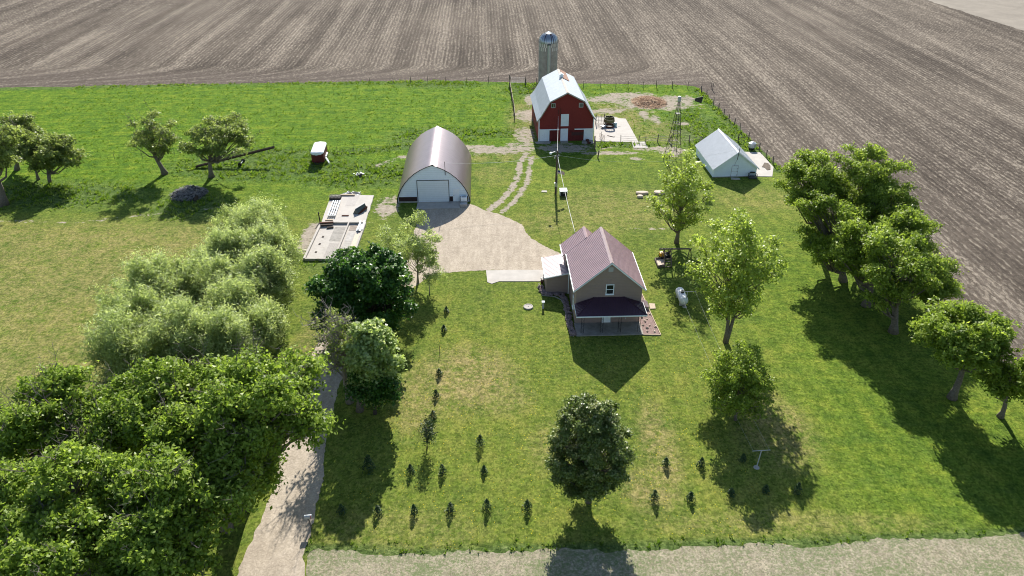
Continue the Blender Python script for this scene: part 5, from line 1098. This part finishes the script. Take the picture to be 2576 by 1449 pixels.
T('slender_birch', 'wispy young tree in front of the gravel yard', 'tree', 1052, 712, 532, 985, 1115, 700, 'willow', nb=50, br=.65, npb=130, gap=.9, ls=(.2, .055), tr=.13, bark='deadwood', seed=74, zs=1.2, up=.3)
T('slender_birch', 'thin sparse sapling left of the wispy young tree', 'tree', 978, 690, 555, 945, 1015, 680, 'willow', nb=24, br=.6, npb=80, ls=(.18, .05), tr=.07, bark='deadwood', seed=75, zs=1.2, up=.3)
T('slender_birch', 'low wispy sapling beside the dark maple at the lawn edge', 'tree', 1080, 740, 640, 1050, 1115, 725, 'willow', nb=12, br=.5, npb=70, ls=(.18, .05), tr=.06, bark='deadwood', seed=76, up=.3)
# right half
T('round_maple', 'round bronze green maple alone in the front lawn', 'maple', 1482, 1262, 992, 1374, 1597, 1250, 'round', nb=190, br=.56, npb=460, ls=(.095, .07), tr=.2, seed=80, shell=.72, shape=.9, csz=.16, sub=16, gap=.6)
T('poplar', 'bright upright poplar behind the wooden swing frame', 'poplar', 1703, 612, 352, 1620, 1798, 585, 'poplar', nb=80, br=.85, npb=120, ls=(.18, .10), gap=.95, csz=.2, tr=.26, seed=81, zs=1.0, shell=.35, shape=.6)
T('poplar', 'bright tall poplar with forked trunk right of the propane tank', 'poplar', 1825, 862, 526, 1728, 1972, 815, 'poplar', nb=105, br=.9, npb=150, ls=(.17, .10), gap=.95, csz=.2, tr=.3, seed=82, zs=1.0, shell=.35, shape=1.35, split=[(-.5, .2), (.9, -.1)])
T('small_ash', 'small light green tree with several stems, casting shade on the pale clothes pole', 'tree', 1848, 1057, 852, 1758, 1950, 1055, 'row', nb=105, br=.66, npb=170, ls=(.13, .07), tr=.14, seed=83, csz=.18, gap=.95, shell=.4, split=[(-.5, 0), (.4, .2), (0, -.2)], shape=.85)
R_ = [(2060, 640, 348, 1950, 2130, 500, 'row tree at the far end nearest the white shed', 60), (2150, 650, 345, 2060, 2255, 540, 'tall row tree behind the first one, against the ploughed field', 70), (2122, 706, 470, 1990, 2170, 640, 'row tree leaning over the lawn, third from the white shed', 56), (2240, 690, 440, 2160, 2310, 600, 'row tree on the field side, second from the white shed', 56),
      (2180, 770, 520, 2090, 2270, 690, 'row tree with a pale trunk in the middle of the row', 56), (2235, 745, 500, 2210, 2345, 640, 'row tree on the field side behind the middle trunk', 50), (2243, 835, 560, 2150, 2350, 750, 'row tree with the thick pale forked trunk in the shade', 64), (2330, 800, 640, 2290, 2410, 730, 'low spreading row tree reaching over the ploughed field', 34)]
for i, (x, y, t_, l, r, bt, lb, nb) in enumerate(R_):
    T('row_tree', lb, 'tree', x, y, t_+12, l, r, bt+45, 'row', nb=int(nb*1.9), br=.85, npb=220, gap=.78, lumps=15, ls=(.16, .08), tr=.42, seed=90+i, shell=.45, oy=0, group='row of trees along the right side of the lawn')
T('lone_row_tree', 'round crowned tree standing apart at the near end of the row', 'tree', 2397, 1003, 755, 2305, 2553, 930, 'row', nb=70, br=1.15, npb=520, ls=(.18, .09), tr=.36, seed=100)
T('crooked_tree', 'small crooked tree cut by the right edge of the photo', 'tree', 2516, 1050, 905, 2470, 2600, 1010, 'row', nb=24, br=.85, npb=240, ls=(.17, .09), tr=.25, seed=101, tw=12)
T('crooked_tree', 'tree just outside the right edge whose shade falls across the lower lawn', 'tree', 2660, 1105, 850, 2560, 2790, 1040, 'row', nb=50, br=1.2, npb=420, ls=(.2, .1), tr=.35, seed=102)
T('crooked_tree', 'second tree outside the right edge nearer the road', 'tree', 2720, 1210, 930, 2600, 2860, 1130, 'row', nb=50, br=1.2, npb=420, ls=(.2, .1), tr=.35, seed=103)
# sapling conifers
def sapling(x, y, h, w_, lb, leaf='spruce', n=260, sparse=1.0, cat='young spruce', grp='young conifers planted across the front lawn'):
    b_ = G(x, y); rng = np.random.default_rng(int(x*7+y)); t = thing('young_spruce', lb, cat, b_, 0, grp)
    z = rng.uniform(.06, 1, n)**1.0; a = rng.uniform(0, 6.283, n); q = w_*(1-z)**.75*rng.uniform(.25, 1, n)+.02
    C = np.stack([q*np.cos(a), q*np.sin(a), z*h], -1); nn = np.stack([np.cos(a)*.5, np.sin(a)*.5, np.ones(n)*.8], -1)+rng.normal(size=(n, 3))*.4
    quads('crown', leafcards(C, nn, .1*max(1, h/1.3), .035*max(1, h/1.3), rng), L[leaf], t, rng.uniform(.1, .9, n))
    MB().tube([(0, 0, 0), (0, 0, h*.97)], [.03, .008], 6).build('trunk', M['barkd'], t); return t
row1 = [(1123, 786, 1.1, 'topmost young spruce of the curved line beside the dark maple'), (1117, 832, 1.1, 'second young spruce from the top of the curved line'), (1105, 945, 1.2, 'young spruce just below the bare stick'), (1097, 999, 1.3, 'young spruce at the tan dry patch, fourth in the curved line'), (1090, 1052, 1.2, 'young spruce above the tall thin pine'),
        (1208, 1122, 1.5, 'feathery young pine alone in the lawn left of the round maple'), (1033, 1190, 1.2, 'left sapling of the upper short row, at the shade edge'), (1113, 1192, 1.2, 'middle sapling of the upper short row'), (1218, 1188, .9, 'smallest sapling, right end of the upper short row'),
        (951, 1293, 1.3, 'leftmost sunlit sapling of the bottom row'), (1043, 1293, 1.3, 'second sunlit sapling of the bottom row'), (1134, 1287, 1.3, 'third sunlit sapling of the bottom row'), (1225, 1281, 1.3, 'fourth sunlit sapling of the bottom row'), (1326, 1281, 1.3, 'fifth sapling of the bottom row, left of the round maple'),
        (1674, 1172, 1.3, 'left sapling of the upper pair right of the round maple'), (1763, 1173, 1.2, 'right sapling of the upper pair, beside the small tree shade'), (1645, 1259, 1.3, 'left sapling of the lower pair right of the round maple'), (1736, 1258, 1.3, 'right sapling of the lower pair right of the round maple'), (2004, 1240, 1.3, 'sunlit sapling at the right end, beyond the small tree shade'),
        (1838, 1246, 1.2, 'dim sapling in the left part of the small tree shade'), (1925, 1238, 1.1, 'dim sapling in the lower right of the small tree shade'), (860, 1290, 1.3, 'shaded sapling at the left end of the bottom row'), (1868, 1160, 1.0, 'dim sapling left of the pale clothes pole'), (930, 1185, 2.0, 'larger shaded spruce in the dark shade by the driveway')]
for i, (x, y, h, lb) in enumerate(row1): sapling(x, y, h*random.uniform(.7, .98), .38*h+.02, lb)
T('thin_pine', 'tall thin young pine in the curved line, sparse crown', 'young pine', 1074, 1128, 1052, 1058, 1093, 1115, 'spruce', nb=14, br=.42, npb=80, ls=(.1, .04), tr=.05, bark='barkd', seed=120)
u = thing('bare_sapling', 'bare thin stick sapling between two young spruces', 'sapling', G(1106, 890)); MB().tube([(0, 0, 0), (.03, 0, .8), (0, .02, 1.6)], [.03, .025, .01], 6).tube([(.02, 0, .9), (.2, .05, 1.2)], .01, 4).build('stem', M['darkwood'], u)
# ------------------------------------------------------------------ long grass clumps (uncountable)
def interp(k, x, y):
    i = np.clip(np.searchsorted(ys, y)-1, 0, ny-2); j = np.clip(np.searchsorted(xs, x)-1, 0, nx-2); return masks[k][i, j]
n = 60000; gx = RNG.uniform(-95, 56, n); gy = RNG.uniform(38, 168, n)
dens = np.maximum(interp('rough', gx, gy)*.9, np.maximum(0, interp('lush', gx, gy)-.55)*.5)*1.
nzv = np.array([mnoise.noise(Vector((x*.3, y*.45, 2.))) for x, y in zip(gx, gy)])
keep = (RNG.uniform(size=n) < dens*(1+nzv*1.6)) & (interp('dirt', gx, gy) < .35)
fP = np.array(fieldP); keep &= ~poly_in(gx, gy, fieldP); keep &= ~poly_in(gx, gy, DP); keep &= ~poly_in(gx, gy, RP)
def rect_out(o, x0, x1, y0, y1):
    m_ = np.array(o.matrix_basis.inverted()); lx = m_[0, 0]*gx+m_[0, 1]*gy+m_[0, 3]; ly = m_[1, 0]*gx+m_[1, 1]*gy+m_[1, 3]; return ~((lx > x0) & (lx < x1) & (ly > y0) & (ly < y1))
for o, r_ in ((hs, (-7.5, 6, -4, 12.5)), (bn, (-5.3, 5.3, -3, 15)), (qn, (-5.6, 5.6, -3, 17)), (ws, (-3.8, 8, -1, 11))): keep &= rect_out(o, *r_)
keep &= ~poly_in(gx, gy, pen); FQ = [(fl_.x-.3, fl_.y-.3), (fr_.x+.3, fr_.y-.3), (brr.x+.3, brr.y+.3), (bl.x-.3, bl.y+.3)]; keep &= ~poly_in(gx, gy, FQ)
gx, gy = gx[keep], gy[keep]; ncl_ = len(gx); K = 9
szc = RNG.uniform(.5, 1.2, ncl_)*(.55+.55*interp('rough', gx, gy))*np.where(gy < 80, .5, 1)
cxx = np.repeat(gx, K); cyy = np.repeat(gy, K); sz = np.repeat(szc, K); m_ = len(cxx)
a = RNG.uniform(0, 6.283, m_); q = RNG.uniform(0, .32, m_)*sz; bx_, by_ = cxx+q*np.cos(a), cyy+q*np.sin(a); hh = sz*RNG.uniform(.16, .38, m_)
out = np.stack([np.cos(a), np.sin(a)], -1)*(hh*RNG.uniform(.3, .9, m_))[:, None]; wv = np.stack([-np.sin(a), np.cos(a)], -1)*(.05*sz+.02)[:, None]
z0 = np.zeros(m_)
V4 = np.stack([np.stack([bx_-wv[:, 0], by_-wv[:, 1], z0], -1), np.stack([bx_+wv[:, 0], by_+wv[:, 1], z0], -1), np.stack([bx_+out[:, 0]+wv[:, 0]*.3, by_+out[:, 1]+wv[:, 1]*.3, hh], -1), np.stack([bx_+out[:, 0]-wv[:, 0]*.3, by_+out[:, 1]-wv[:, 1]*.3, hh], -1)], 1)
tag(quads('long_grass', V4, L['grass'], None, np.repeat(RNG.uniform(.1, .9, ncl_), K)+RNG.normal(size=m_)*.1), 'tufts of long grass in the pasture and along the fences', 'grass', kind='stuff')
